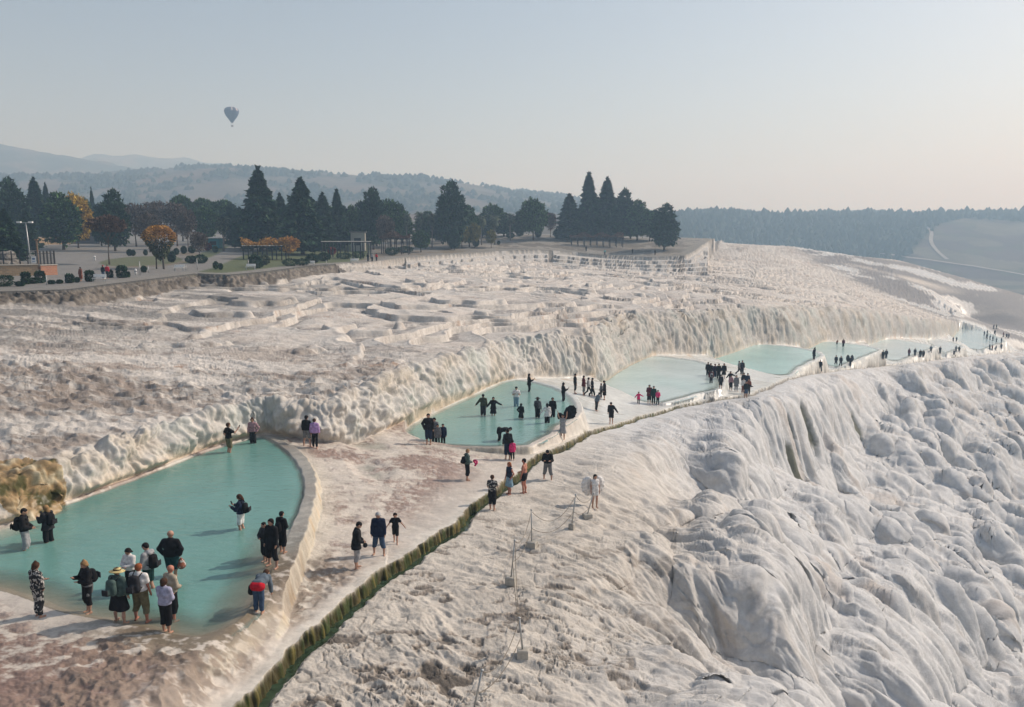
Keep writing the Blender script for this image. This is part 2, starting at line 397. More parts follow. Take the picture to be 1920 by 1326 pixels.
    if mb.any():
        xs, ys = x[mb], y[mb]
        dd, ps, psd = polydist(xs, ys, PROM[:-3], False)
        sp[mb] = np.where(inside(xs, ys, PROM), -dd, dd)
    zp_ = PARK(x, y)
    far = sst(150, 185, y)
    pxx = CX + F_PX * x / np.maximum(y, 1) / 1.0
    led = sst(755, 775, pxx) * (1 - sst(1020, 1032, pxx)) * (sp > -1) * (sp < 20)
    scal = 1.2 * np.abs(np.sin(pxx * .16)) ** .6
    for off_, dp_ in ((6.5, 1.75), (3.2, 1.0)):
        z = np.where((led > .3) & (sp < off_ + scal), np.maximum(z, zp_ - dp_), z)
        tier = np.maximum(tier, (led > .3) * (sp < off_ + scal + .2) * 1.0)
    ledb = sst(1034, 1040, pxx) * (1 - sst(1318, 1330, pxx)) * (sp > -1) * (sp < 30) * (y > 150)
    scb = 1.5 * np.abs(np.sin(pxx * .11 + 2 * perlin2(x * .05, y * .05, 19))) ** .5 + 3.0 * perlin2(x * .045, y * .045, 18)
    for off_, dp_ in ((15.0, 2.9), (10.5, 2.2), (6.5, 1.5), (3.0, .8)):
        z = np.where((ledb > .3) & (sp < off_ + scb * (1 + off_ / 12)), np.maximum(z, zp_ - dp_ - .12 * sst(0, 1, off_ + scb * (1 + off_ / 12) - sp)), z)
        tier = np.maximum(tier, (ledb > .3) * (sp < off_ + scb * (1 + off_ / 12) + .3) * 1.0)
    emb = 1 - sst(-0.05, 0.15, sp)
    zp_ = np.minimum(zp_, CAMZ + 0.2)
    rock = (1 - sst(0.1, 2.4, sp)) * (1 - far)
    zr = z + (zp_ - z - 0.25) * rock ** 1.3 * 0.8
    z = np.where(sp < 99, np.where(sp > 0, np.maximum(z, zr), z), z)
    z = z * (1 - emb) + zp_ * emb
    park = emb
    # ---- channel and the slope to the right
    wall = np.interp(s, [0, S_AT(880), S_AT(1050), S_AT(1300), S_AT(1920)], WALLH)
    cwid = np.interp(s, [0, S_AT(700), S_AT(880), S_AT(1050), S_AT(1300)], [0.31, 0.28, 0.24, 0.2, 0.18])
    right = dcw > 0
    zs = cz - 0.16 - 0.22 * sst(0.35, 0.6, wall) - slope_drop(s, ds_)
    # broad relief of the slope
    amp = sst(2, 14, ds_)
    zs = zs + amp * (1.3 * fbm2(s * 0.045, ds_ * 0.03, 3, 51) + 0.0)
    if right.any():
        xs, ds = s[right], ds_[right]
        wv = 2.6 * perlin2(xs * 0.09, ds * 0.09, 111) + 0.6 * perlin2(xs * 0.4, ds * 0.4, 112)
        se = x[right] * .45 + y[right] * .893 + wv; de = x[right] * .893 - y[right] * .45 + 1.5 * perlin2(xs * 0.1, ds * 0.1, 113)
        zone = sst(-0.3, 0.3, fbm2(xs * 0.05, ds * 0.06, 2, 114) + 0.1)
        near_ = sst(5, 13, ds - np.interp(xs, [0, 20, 45, 80], [3, 1.5, -1.5, -5]))
        zs[right] += near_ * (4.6 * lobes(se + 4, de - 3, 12.0, 14.0, 119, 0.95) + 3.0 * lobes(se + 7, de, 7.0, 8.5, 120, 0.9) + 2.0 * lobes(se, de, 4.2, 5.5, 121, 0.9) * (.35 + .65 * zone)) - near_ * 2.2
    zc = cz - wall
    onch = right & (dcw < cwid)
    zz = np.where(right, np.where(onch, zc, zc + (zs - zc) * sst(0, 0.22, dcw - cwid)), z)
    wallm = sst(0.0, 0.10, dcw)
    z = np.where(right, z * 0 + (cz * (1 - wallm) + zz * wallm), z)
    z = z - 0.25 * np.maximum(y - 360, 0) * sst(50, 90, x)
    if not full: return z.reshape(shp)
    return z.reshape(shp), dict(s=s, dc=dc, dcw=dcw, ds=ds_, cwid=cwid, u=u, up=up_in, cliff=cliff, W=W, tmask=tmask, f=f, sp=sp, park=park, rock=rock * (sp > 0), tier=tier, wd=wd, rim=rimm, right=right, H=H, wall=wall, gold=gold)
# ---------------------------------------------------------------- helpers
def mesh_np(name, V, F, mat, smooth=True, cols=None, link=True):
    me = bpy.data.meshes.new(name)
    V = np.asarray(V, np.float32); F = np.asarray(F, np.int32)
    me.vertices.add(len(V)); me.vertices.foreach_set('co', V.ravel())
    k = F.shape[1]
    me.loops.add(F.size); me.loops.foreach_set('vertex_index', F.ravel())
    me.polygons.add(len(F)); me.polygons.foreach_set('loop_start', np.arange(0, F.size, k, dtype=np.int32))
    me.polygons.foreach_set('use_smooth', np.full(len(F), smooth))
    me.update(calc_edges=True)
    for nm, c in (cols or {}).items():
        c = np.asarray(c, np.float32)
        if c.ndim == 2:
            if c.shape[1] == 3: c = np.hstack([c, np.ones((len(c), 1), np.float32)])
            at = me.color_attributes.new(nm, 'FLOAT_COLOR', 'POINT'); at.data.foreach_set('color', c.ravel())
        else:
            at = me.attributes.new(nm, 'FLOAT', 'POINT'); at.data.foreach_set('value', c)
    if mat: me.materials.append(mat)
    if not link: return me
    o = bpy.data.objects.new(name, me); col.objects.link(o)
    return o
def new_mat(name):
    m = bpy.data.materials.new(name); m.use_nodes = True
    nt = m.node_tree; nt.nodes.clear()
    out = nt.nodes.new('ShaderNodeOutputMaterial'); b = nt.nodes.new('ShaderNodeBsdfPrincipled')
    nt.links.new(b.outputs[0], out.inputs['Surface'])
    return m, nt, b, out
def nd(nt, t, **kw):
    n = nt.nodes.new(t)
    for k, v in kw.items():
        if k in n.inputs.keys() if hasattr(n.inputs, 'keys') else False: n.inputs[k].default_value = v
        else: setattr(n, k, v)
    return n
def setin(n, **kw):
    for k, v in kw.items(): n.inputs[k.replace('_', ' ')].default_value = v
    return n
def noise_n(nt, scale, detail=4, rough=0.6, vec=None, dist=0.0):
    n = nt.nodes.new('ShaderNodeTexNoise'); n.inputs['Scale'].default_value = scale
    n.inputs['Detail'].default_value = detail; n.inputs['Roughness'].default_value = rough
    n.inputs['Distortion'].default_value = dist
    if vec is not None: nt.links.new(vec, n.inputs['Vector'])
    return n
def ramp_n(nt, fac, stops):
    r = nt.nodes.new('ShaderNodeValToRGB'); e = r.color_ramp.elements
    while len(e) < len(stops): e.new(0.5)
    for i, (p, c) in enumerate(stops):
        e[i].position = p; e[i].color = (c, c, c, 1) if not hasattr(c, '__len__') else (*c, 1)
    nt.links.new(fac, r.inputs[0]); return r
def mixc(nt, a, b, fac, mode='MIX'):
    m = nt.nodes.new('ShaderNodeMix'); m.data_type = 'RGBA'; m.blend_type = mode
    for sock, v in ((m.inputs[6], a), (m.inputs[7], b), (m.inputs[0], fac)):
        if hasattr(v, 'is_output') or isinstance(v, bpy.types.NodeSocket): nt.links.new(v, sock)
        elif isinstance(v, (int, float)): sock.default_value = v
        else: sock.default_value = (*v, 1)
    return m.outputs[2]
def simple_mat(name, c, rough=0.8, var=0.15, scale=8, bump=0.0, metal=0.0, spec=0.3):
    m, nt, b, out = new_mat(name)
    tc = nt.nodes.new('ShaderNodeTexCoord')
    n = noise_n(nt, scale, 4, 0.6, tc.outputs['Object'])
    lo = tuple(max(0, v * (1 - var * 1.6)) for v in c); hi = tuple(min(1, v * (1 + var)) for v in c)
    r = ramp_n(nt, n.outputs['Fac'], [(0.3, lo), (0.7, hi)])
    nt.links.new(r.outputs[0], b.inputs['Base Color'])
    b.inputs['Roughness'].default_value = rough; b.inputs['Metallic'].default_value = metal
    b.inputs['Specular IOR Level'].default_value = spec
    if bump:
        bp = nt.nodes.new('ShaderNodeBump'); bp.inputs['Strength'].default_value = bump; bp.inputs['Distance'].default_value = 0.02
        nt.links.new(n.outputs['Fac'], bp.inputs['Height']); nt.links.new(bp.outputs[0], b.inputs['Normal'])
    return m

# ---------------------------------------------------------------- travertine material
m_trav, nt, b, out = new_mat("travertine")
geo = nt.nodes.new('ShaderNodeNewGeometry')
at = nt.nodes.new('ShaderNodeAttribute'); at.attribute_name = 'Col'
aw = nt.nodes.new('ShaderNodeAttribute'); aw.attribute_name = 'wet'
n1 = noise_n(nt, 1.1, 8, 0.65, geo.outputs['Position'])
n2 = noise_n(nt, 7.0, 8, 0.75, geo.outputs['Position'])
r1 = ramp_n(nt, n1.outputs['Fac'], [(0.3, 0.80), (0.7, 1.12)])
r2 = ramp_n(nt, n2.outputs['Fac'], [(0.3, 0.88), (0.7, 1.08)])
c1 = mixc(nt, at.outputs['Color'], r1.outputs[0], 1.0, 'MULTIPLY')
c2 = mixc(nt, c1, r2.outputs[0], 1.0, 'MULTIPLY')
nt.links.new(c2, b.inputs['Base Color'])
rr = nt.nodes.new('ShaderNodeMapRange')
nt.links.new(aw.outputs['Fac'], rr.inputs[0]); rr.inputs[3].default_value = 0.82; rr.inputs[4].default_value = 0.16
nt.links.new(rr.outputs[0], b.inputs['Roughness'])
b.inputs['Specular IOR Level'].default_value = 0.35
mu = nt.nodes.new('ShaderNodeMath'); mu.operation = 'MULTIPLY_ADD'
nt.links.new(n1.outputs['Fac'], mu.inputs[0]); mu.inputs[1].default_value = 1.6
nt.links.new(n2.outputs['Fac'], mu.inputs[2])
dry = nt.nodes.new('ShaderNodeMapRange'); nt.links.new(aw.outputs['Fac'], dry.inputs[0]); dry.inputs[3].default_value = 0.55; dry.inputs[4].default_value = 0.08
bp = nt.nodes.new('ShaderNodeBump'); bp.inputs['Distance'].default_value = 0.10
nt.links.new(dry.outputs[0], bp.inputs['Strength'])
nt.links.new(mu.outputs[0], bp.inputs['Height']); nt.links.new(bp.outputs[0], b.inputs['Normal'])

# ---------------------------------------------------------------- the land as one adaptive sheet
def build_land():
    az_in = np.linspace(-35.5, 35.5, N_AZ)
    az = np.radians(np.r_[np.linspace(-62, -36, 110), az_in, np.linspace(36, 62, 110)])
    rad = np.exp(np.linspace(math.log(13.0), math.log(520.0), 3200))
    sub = az[::6] if az[::6][-1] == az[-1] else np.r_[az[::6], az[-1]]
    G = ground(np.outer(np.sin(sub), rad), np.outer(np.cos(sub), rad))
    dr = np.diff(rad)[None]; dz = np.abs(np.diff(G, axis=1)); rm = (0.5 * (rad[1:] + rad[:-1]))[None]
    hh = np.maximum(CAMZ - 0.5 * (G[:, 1:] + G[:, :-1]), 1.0); dist = np.sqrt(rm ** 2 + hh ** 2)
    w = (dr * np.maximum(hh / dist, 0.09) + dz * 0.9) / dist
    ws = w.copy()
    for k in (1, 2, 3): ws[k:] += w[:-k]; ws[:-k] += w[k:]
    cum = np.hstack([np.zeros((len(sub), 1)), np.cumsum(ws, axis=1)]); cum /= cum[:, -1:]
    tgt = np.linspace(0, 1, N_R)
    rows = np.array([np.interp(tgt, c, rad) for c in cum])
    RR = np.array([np.interp(az, sub, rows[:, j]) for j in range(N_R)]).T       # az x N_R
    X = RR * np.sin(az)[:, None]; Y = RR * np.cos(az)[:, None]
    Z, M = ground(X, Y, True)
    n0, n1_ = X.shape
    x = X.ravel(); y = Y.ravel(); z = Z.ravel(); dist = np.sqrt(x * x + y * y + (CAMZ - z) ** 2)
    P = np.stack([X, Y, Z], axis=2)
    def normals(P):
        du = np.gradient(P, axis=0); dv = np.gradient(P, axis=1)
        n = np.cross(dv, du); n /= np.linalg.norm(n, axis=2, keepdims=True) + 1e-12
        n[n[..., 2] < 0] *= -1
        return n.reshape(-1, 3)
    N = normals(P)
    s, dc, u, dsl_ = M['s'], M['dcw'], M['u'], M['ds']
    cliff, right, up = M['cliff'], M['right'], M['up']
    steep = 1 - np.clip(N[:, 2], 0, 1)
    disp = np.zeros(len(x))
    col_ = np.tile(np.array([0.60, 0.545, 0.475]), (len(x), 1))
    wet = np.zeros(len(x))
    def blend(c, m): 
        nonlocal col_
        m = np.clip(m, 0, 1)[:, None]; col_ = col_ * (1 - m) + np.array(c)[None] * m
    # ---------- cliff face
    m = cliff > 0.01
    cx, cy, cz_ = x[m], y[m], z[m]
    near = 1 - sst(48, 75, cy)                                         # lumps near, curtains farther off
    wx = cx + 0.3 * perlin3(cx * 1.2, cy * 1.2, cz_, 3) + .9 * perlin3(cx * .4, cy * .4, cz_ * .5, 5); wy = cy + 0.3 * perlin3(cx * 1.2, cy * 1.2, cz_, 4) + .9 * perlin3(cx * .4, cy * .4, cz_ * .5, 6)
    c0 = cell3(wx * .75, wy * .75, cz_ * .9, 60)
    c1 = cell3(wx * 1.7, wy * 1.7, cz_ * 1.5, 61); c2 = cell3(wx * 3.6, wy * 3.6, cz_ * 2.6, 62)
    lump = np.clip(.8 - c0, -.1, 1) * .8 + np.clip(0.75 - c1, -0.2, 1) * 0.45 + np.clip(0.7 - c2, -0.2, 1) * 0.22
    c3 = cell3(cx * 1.5, cy * 1.5, cz_ * 0.42, 63); c4 = cell3(cx * 4.2, cy * 4.2, cz_ * 0.9, 64)
    curt = np.clip(0.8 - c3, -0.2, 1) * 0.62 + np.clip(0.7 - c4, -.2, 1) * 0.30 + 0.25 * perlin3(cx * .5, cy * .5, cz_ * .15, 65)
    disp[m] += cliff[m] * ((lump * near + curt * (1 - near)) * 0.9 + 0.16 * perlin3(cx * 2.6, cy * 2.6, cz_ * .35, 66) + .05 * perlin3(cx * 7, cy * 7, cz_ * 1.2, 67))
    blend([0.56, 0.54, 0.50], cliff * 0.8)
    blend([0.38, 0.355, 0.32], cliff * sst(78, 100, y) * .5)
    g = np.zeros(len(x)); g[m] = fbm3(cx * 0.35, cy * 0.35, cz_ * 0.3, 3, 71)
    blend([0.45, 0.50, 0.46], cliff * sst(0.05, 0.5, g) * 0.4)
    blend([0.52, 0.44, 0.34], cliff * sst(0.05, 0.5, -g) * 0.5)
    g2 = np.zeros(len(x)); g2[m] = fbm3(cx * 0.2, cy * 0.2, cz_ * 0.5, 3, 73) * sst(80, 100, cy)
    blend([0.16, 0.15, 0.12], cliff * sst(0.42, 0.62, g2) * 0.6)
    # thin pale crust along the waterline
    blend([0.66, 0.52, 0.36], up * (1 - sst(0.0, 0.22, u)) * (M['wd'] < 1.2) * 0.7)
    # ---------- upland
    fu = (up & (M['park'] < 0.5))
    um = np.where(fu, sst(0.6, 1.6, u / np.maximum(M['W'], .3)), 0) * (1 - M['park'])
    um = um * (1 - right)
    rough = fbm2(x * 0.055, y * 0.12, 4, 81)
    r2 = fbm2(x * 0.5 + y * .25, y * 1.1, 4, 82)
    pits = cell3(x * 0.9 + 0.4 * r2, y * 1.5, z * 0, 83)
    rmask = sst(-0.25, 0.35, rough) * (1 - np.clip(M['tmask'], 0, 1) * 0.9)
    r3 = fbm2(x * 1.3 + .4 * y, y * 2.6, 3, 89, .6); p2_ = cell3(x * 2.1 + .5 * r3, y * 3.0, z * 0, 90)
    disp += um * (1 - .8 * np.clip(M['tmask'], 0, 1)) * (0.07 * r3 + 0.10 * np.clip(p2_ - .4, -.2, .4) * rmask)
    disp += um * (rmask * ((0.30 * (1 - .7 * np.clip(M['tmask'], 0, 1))) * np.clip(pits - 0.35, -0.3, 0.5) + 0.16 * r2) + (1 - rmask) * 0.03 * r2)
    ridg = 1 - np.abs(fbm2(x * 0.25, y * 0.55, 4, 84)) * 2
    disp += um * 0.16 * np.clip(ridg, 0, 1) ** 2 * (1 - M['tmask'] * 0.7)
    blend([0.60, 0.56, 0.51], um * 0.9)
    d1 = fbm2(x * 0.09 - y * .03, y * 0.22, 5, 85, 0.6); d2 = fbm2(x * 0.8, y * 1.7, 4, 86, 0.65)
    pd = sst(-0.1, 0.55, d1 * 0.9 + d2 * 0.55 + 0.1 * rmask)
    blend([0.30, 0.245, 0.205], um * pd * 0.8 * (1 - .5 * np.clip(M['tmask'], 0, 1)))
    blend([0.36, 0.345, 0.32], um * sst(0.45, 0.62, pits) * rmask * 0.5)
    blend([0.23, 0.185, 0.15], um * sst(0.10, .42, r3 + .35 * d1) * rmask * .7)
    blend([0.40, 0.22, 0.12], um * sst(0.45, 0.75, fbm2(x * 0.06, y * 0.16, 3, 87)) * sst(0, 0.5, d2) * 0.5)
    tm = np.clip(M['tmask'], 0, 1) * um
    blend([0.62, 0.56, 0.50], tm * (1 - sst(0.5, 0.8, M['f'])) * sst(-0.3, 0.4, d1) * 0.6)
    blend([0.22, 0.205, 0.195], tm * sst(0.55, 0.70, M['f']) * (1 - sst(0.86, 0.90, M['f'])) * sst(-0.35, 0.2, d2 + .3) * 0.75)  # step shadows painted as grey at the foot of each riser
    # grey wet mud under the embankment
    gm = um * (1 - sst(6, 30, M['sp'])) * sst(-0.5, 0.15, fbm2(x * 0.05, y * 0.3, 3, 88)) * (1 - sst(100, 150, y))
    blend([0.20, 0.19, 0.175], gm * 0.85)
    # ---------- flats with pools
    flat = (~up) & (~right)
    fm = flat * 1.0
    pk = fbm2(x * 0.18, y * 0.3, 4, 91); pk2 = fbm2(x * 1.6, y * 2.3, 4, 92, 0.65)
    nearf = 1 - sst(52, 64, y)
    pinkm = fm * nearf * sst(-0.15, 0.35, pk * 0.8 + pk2 * 0.5 + 0.12) * (1 - sst(-3.2, -0.8, dc) * 0.9)
    blend([0.60, 0.54, 0.47], fm)
    blend([0.275, 0.19, 0.155], pinkm * 0.9)
    blend([0.19, 0.12, 0.10], fm * (y < 30) * (x < -2) * sst(-.1, .4, pk2 + .3 * pk) * sst(0.6, 1.6, M['wd']) * .55 * (1 - sst(-3.0, -1.0, dc)))
    blend([0.62, 0.57, 0.52], fm * nearf * sst(0.25, 0.6, pk2 - pk * .4) * 0.5)
    # brown mud at the near shore
    mud = fm * sst(3.2, 0.3, M['wd']) * (1 - sst(28, 30, y)) * sst(-14, -10, x)
    blend([0.15, 0.115, 0.07], mud * 0.9 * sst(-0.5, 0.2, pk2 + .2) * (1 - sst(-1.5, -.3, dc)))
    blend([0.24, 0.16, 0.13], fm * (1 - sst(24, 29, y)) * sst(0.4, 1.5, M['wd']) * (1 - sst(-2.6, -0.9, dc)) * sst(-.5, .1, pk2 + pk) * .6)
    # grey rim kerb of the first pool, cream lime below it
    r1m = fm * (M['wd'] > -0.05) * (M['wd'] < 0.85) * sst(25.5, 28, y) * (y < 46) * (x > -16.5) * (u < -0.35)
    blend([0.30, 0.29, 0.255], r1m * (0.75 + .2 * pk2))
    outer = fm * sst(0.15, 0.35, steep) * (M['wd'] < 1.6) * (M['wd'] > 0.3) * (y < 46) * (x > -16)
    blend([0.60, 0.55, 0.47], fm * (M['wd'] > 0.6) * (1 - sst(1.0, 1.7, M['wd'])) * (x > -16) * (y < 46) * (z < -0.12) * (y > 23.5) * (dc < 0) * .7)
    blend([0.47, 0.41, 0.31], outer * 0.9)
    blend([0.50, 0.33, 0.14], outer * 0.75 * sst(0, .35, perlin3(x * 1.1, y * 1.1, z * .5, 99)))
    blend([0.62, 0.57, 0.48], outer * 0.6 * (.55 + .45 * sst(-.4, .4, perlin3(x * 5, y * 5, z * 1.2, 97))))
    disp += outer * 0.05 * np.abs(perlin3(x * 4, y * 4, z * 1.5, 93))
    disp += fm * nearf * pinkm * 0.05 * pk2 * sst(0.2, 1.0, M['wd'])
    disp += fm * nearf * 0.035 * fbm2(x * 0.9, y * 1.4, 3, 94) * sst(0.2, 1.0, M['wd'])
    # farther flats are wet white lime
    farf = fm * sst(50, 62, y) * (1 - sst(255, 262, y)) * (1 - sst(0, 6, x - np.interp(y, [180, 210, 235, 260], [300, 142, 146, 150])))
    blend([0.62, 0.63, 0.60], farf * 0.9)
    blend([0.50, 0.36, 0.24], farf * sst(0.1, .6, fbm2(x * .4, y * .4, 3, 95)) * (1 - sst(0.5, 2.0, -u)) * 0.8)
    wet = np.maximum(wet, farf * (0.6 + 0.38 * sst(-.2, .3, fbm2(x * 0.15, y * 0.3, 3, 96))))
    wet = np.maximum(wet, fm * nearf * (1 - sst(0.0, 1.2, M['wd'])) * 0.7 * (M['rim'] < .5))
    wet = np.maximum(wet, fm * nearf * sst(0.0, 0.4, pk - .1) * 0.45)
    wet = np.maximum(wet, fm * sst(-2.2, -0.5, dc) * 0.5)
    blend([0.70, 0.66, 0.58], fm * sst(-0.7, -0.05, dc) * 0.6)
    # pool floors
    blend([0.55, 0.60, 0.52], fm * sst(0.1, -0.5, M['wd']) * 0.9)
    gm_ = M['gold'] * (~right)
    gn = fbm3(x * 1.2, y * 1.2, z * 1.2, 4, 98)
    blend([0.34, 0.235, 0.12], gm_); blend([0.52, 0.44, 0.30], gm_ * sst(0, .5, gn)); blend([0.07, 0.065, 0.02], gm_ * sst(.15, .45, -gn)); disp += gm_ * (.22 * gn)
    blend([0.20, 0.165, 0.11], fm * (1 - sst(27.5, 29, y)) * sst(-3.0, -.4, M['wd']) * (M['wd'] < 0.1) * .85)
    lowc = fm * (1 - sst(27, 29, y)) * sst(0.3, 1.2, M['wd']) * sst(-5.5, -3.5, dc) * (1 - sst(-.9, -.3, dc))
    blend([0.26, 0.20, 0.155], lowc * sst(-.35, .25, pk2 + .4 * pk) * .75)
    disp += lowc * .05 * (1 - np.abs(fbm2(x * 1.3, y * 1.3, 3, 100)) * 3)
    # ---------- channel: algae wall, dark water bed, slope
    algm = sst(-0.05, 0.04, dc) * (1 - sst(M['cwid'] - 0.1, M['cwid'] + 0.12, dc))
    ag = perlin3(x * 7, y * 7, z * 0.7, 101); ag2 = perlin3(x * 2.0, y * 2.0, z * .6, 102)
    blend([0.070, 0.058, 0.020], algm * (1 - sst(95, 130, s)))
    blend([0.50, 0.44, 0.33], algm * sst(-0.02, 0.01, -dc + .04 * ag2) * .8)
    blend([0.045, 0.062, 0.012], algm * sst(-0.15, 0.35, ag + ag2 * .6) * (1 - sst(70, 100, s)))
    blend([0.26, 0.19, 0.055], algm * sst(0.15, 0.5, ag - ag2 * .5) * 0.5 * (1 - sst(70, 100, s)))
    blend([0.20, 0.19, 0.165], algm * sst(70, 100, s))
    disp += algm * (0.13 * ag + .05 * perlin3(x * 14, y * 14, z * 2, 103)) * (N[:, 2] < 0.8)
    sl = right & (dc > M['cwid'] + 0.1)
    slm = sl * 1.0
    xs, ds = s[sl], dsl_[sl]
    wv = 2.0 * perlin2(xs * 0.12, ds * 0.12, 111); wv2 = 0.5 * perlin2(xs * 0.5, ds * 0.5, 112)
    se = x[sl] * .45 + y[sl] * .893 + wv + wv2; de = x[sl] * .893 - y[sl] * .45 + 1.2 * perlin2(xs * 0.1, ds * 0.1, 113)
    start = sst(3, 9, ds - np.interp(xs, [0, 20, 45, 80], [5, 3.5, 0.5, -3]))
    start0 = sst(0.3, 3, ds)
    big = sst(6, 16, ds)
    zone = sst(-0.25, 0.35, fbm2(xs * 0.05, ds * 0.06, 2, 114) + 0.1)
    L2 = lobes(se + 3, de, 2.4, 5.0, 122, 0.85)
    L3 = lobes(se + .5 * perlin2(se * 2, de, 9), de, 1.0, 2.4, 123, 0.8)
    fine = fbm2(se * 1.1, de * 0.35, 4, 124, 0.55)
    rip = fbm2(se * 2.5, de * 0.9, 3, 125)
    bulb = np.clip(.78 - cell3(se / 2.6, de / 3.6, se * 0, 127), -.1, 1)
    dd = start * (big * 1.2 * bulb * (.25 + .75 * zone) + 1.2 * L2 * (0.4 + 0.6 * zone) + 0.45 * L3) + start0 * (0.13 * fine + 0.06 * rip) + start * (0.03 * (1 - np.abs(perlin2(se * 2.2 + .6 * rip, de * .28, 128)) * 2.4) + 0.035 * (1 - np.abs(perlin2(se * 5.5 + .8 * rip, de * .7, 129)) * 2.4))
    disp[sl] += dd
    # eroded hard crust near the posts
    er = fbm2(x * 0.35, y * 0.5, 5, 131, 0.6); er2 = fbm2(x * 1.5, y * 2.4, 4, 132, 0.6)
    ne = slm * (1 - sst(7, 13, dc)) * (1 - sst(25, 50, s))
    ck = np.clip(1 - np.abs(fbm2(x * 0.33 + .3 * er2, y * 0.33, 3, 133)) * 14, 0, 1) * sst(-.1, .3, fbm2(x * .2, y * .2, 2, 136))
    ck2 = np.clip(1 - np.abs(fbm2(x * 0.9, y * 0.9, 3, 137)) * 9, 0, 1) * sst(0, .4, fbm2(x * .3, y * .3, 2, 138))
    disp += ne * (0.05 * er + 0.05 * er2 - 0.09 * ck - .05 * ck2 - 0.10 * sst(0.25, .5, er * 0.7 + er2 * 0.45))
    blend([0.58, 0.58, 0.575], slm)
    blend([0.56, 0.50, 0.42], slm * (1 - sst(5, 16, dc)) * (1 - sst(40, 70, s)) * 0.8)
    blend([0.27, 0.22, 0.175], ne * sst(0.14, 0.42, er * 0.7 + er2 * 0.45 + 0.0) * 0.7)
    blend([0.10, 0.085, 0.07], ne * sst(0.36, 0.6, er * 0.7 + er2 * 0.45) * 0.8)
    blend([0.13, 0.11, 0.09], ne * np.maximum(ck, ck2 * .7) * .75)
    dsl = fbm2(s * 0.8, dc * 0.3, 4, 134, .6)
    blend([0.40, 0.36, 0.32], slm * sst(0.3, 0.75, dsl) * 0.35)
    blend([0.46, 0.35, 0.26], slm * sst(0.5, 0.8, fbm2(s * .12, dc * .1, 4, 135, .6)) * 0.28)
    blend([0.40, 0.375, 0.345], slm * sst(130, 170, s) * sst(-.2, .4, dsl) * 0.6)
    # two mossy hollows in the steep face; cave shade is painted into the dark green
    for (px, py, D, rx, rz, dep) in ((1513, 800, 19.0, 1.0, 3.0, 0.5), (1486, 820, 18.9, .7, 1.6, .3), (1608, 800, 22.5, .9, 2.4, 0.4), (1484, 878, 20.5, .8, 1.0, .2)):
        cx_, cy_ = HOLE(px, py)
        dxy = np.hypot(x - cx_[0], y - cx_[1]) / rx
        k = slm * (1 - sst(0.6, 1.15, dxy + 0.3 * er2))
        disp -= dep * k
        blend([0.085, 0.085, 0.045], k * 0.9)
    # ---------- park ground
    pm = M['park'] * (~right) * 1.0
    if True:
        rk = M['rock'] * (1 - pm)
        cr = cell3(x * 1.6, y * 1.6, z * 1.6, 141)
        disp += rk ** 0.5 * (rk > 0.02) * 0.8 * np.clip(0.7 - cr, -.3, .7)
        blend([0.10, 0.085, 0.07], sst(0.02, 0.2, rk) * 1.0)
        blend([0.24, 0.21, 0.175], sst(0.02, 0.2, rk) * sst(0.35, 0.6, fbm3(x * .8, y * .8, z * .8, 2, 142) + .4) * .7)
        gcol(x, y, pm, blend)
    t_ = M['tier'] * (1 - pm)
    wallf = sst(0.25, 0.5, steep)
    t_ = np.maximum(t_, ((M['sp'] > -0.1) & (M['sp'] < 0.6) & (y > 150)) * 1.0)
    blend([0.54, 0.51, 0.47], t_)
    blend([0.34, 0.30, 0.26], t_ * wallf)  # walls darker than treads: shadow lines of the tiers painted into the colour
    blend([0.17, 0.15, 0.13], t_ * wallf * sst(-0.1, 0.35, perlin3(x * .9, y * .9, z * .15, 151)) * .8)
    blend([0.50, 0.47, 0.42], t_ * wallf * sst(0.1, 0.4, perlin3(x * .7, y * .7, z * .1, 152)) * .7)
    blend([0.50, 0.47, 0.43], (y > 150) * (M['sp'] > 0) * (M['sp'] < 3) * (1 - pm) * .7 * up)
    # the dull grey back slope seen over the edge
    bl_ = np.array([hit(*q)[:2] for q in ((1488, 466), (1545, 500), (1600, 527), (1650, 548), (1720, 575), (1797, 604))])
    bl_ = np.vstack([bl_[0] + (bl_[0] - bl_[1]) * 3, bl_, bl_[-1] + (bl_[-1] - bl_[-2]) * .5])
    mk = (y > 190) & (x > 60)
    q_ = np.full(x.shape, -99.0); d__, _, s__ = polydist(x[mk], y[mk], bl_, False); q_[mk] = -d__ * s__
    bk = (~right) * np.maximum(sst(-4, 6, q_ + 5 * perlin2(x * .06, y * .06, 163)), sst(0, 22, x - np.interp(y, [200, 240, 270, 300, 350], [125, 122, 112, 104, 112])) * sst(190, 220, y)) * (1 - farf) * (1 - sst(-2, 1, -M['wd']))
    blend([0.20, 0.19, 0.19], bk * 0.95 * sst(-.6, .0, fbm2(x * .02, y * .05, 3, 161) + .2))
    sh = fbm2(x * .03 + y * .02, y * .06 - x * .02, 4, 162, .6)
    wet = np.maximum(wet, bk * sst(0.15, 0.3, sh) * sst(0.0, 0.4, 1.2 - np.abs(y - 300) / 60) * .9)
    blend([0.66, 0.63, 0.58], bk * sst(0.12, 0.3, sh) * .8)  # white streams, with the sun's glitter on the slope painted in
    global DISP_TEST; DISP_TEST = disp
    Pd = P + (N * disp[:, None]).reshape(P.shape)
    idx = np.arange(n0 * n1_).reshape(n0, n1_)
    F = np.stack([idx[:-1, :-1], idx[:-1, 1:], idx[1:, 1:], idx[1:, :-1]], axis=-1).reshape(-1, 4)
    F = F[:, ::-1]
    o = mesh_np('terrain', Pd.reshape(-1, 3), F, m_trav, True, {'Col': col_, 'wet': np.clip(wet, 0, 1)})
    o['kind'] = 'structure'
    return o
def HOLE(px, py):
    p = hit(px, py); return (p, p)
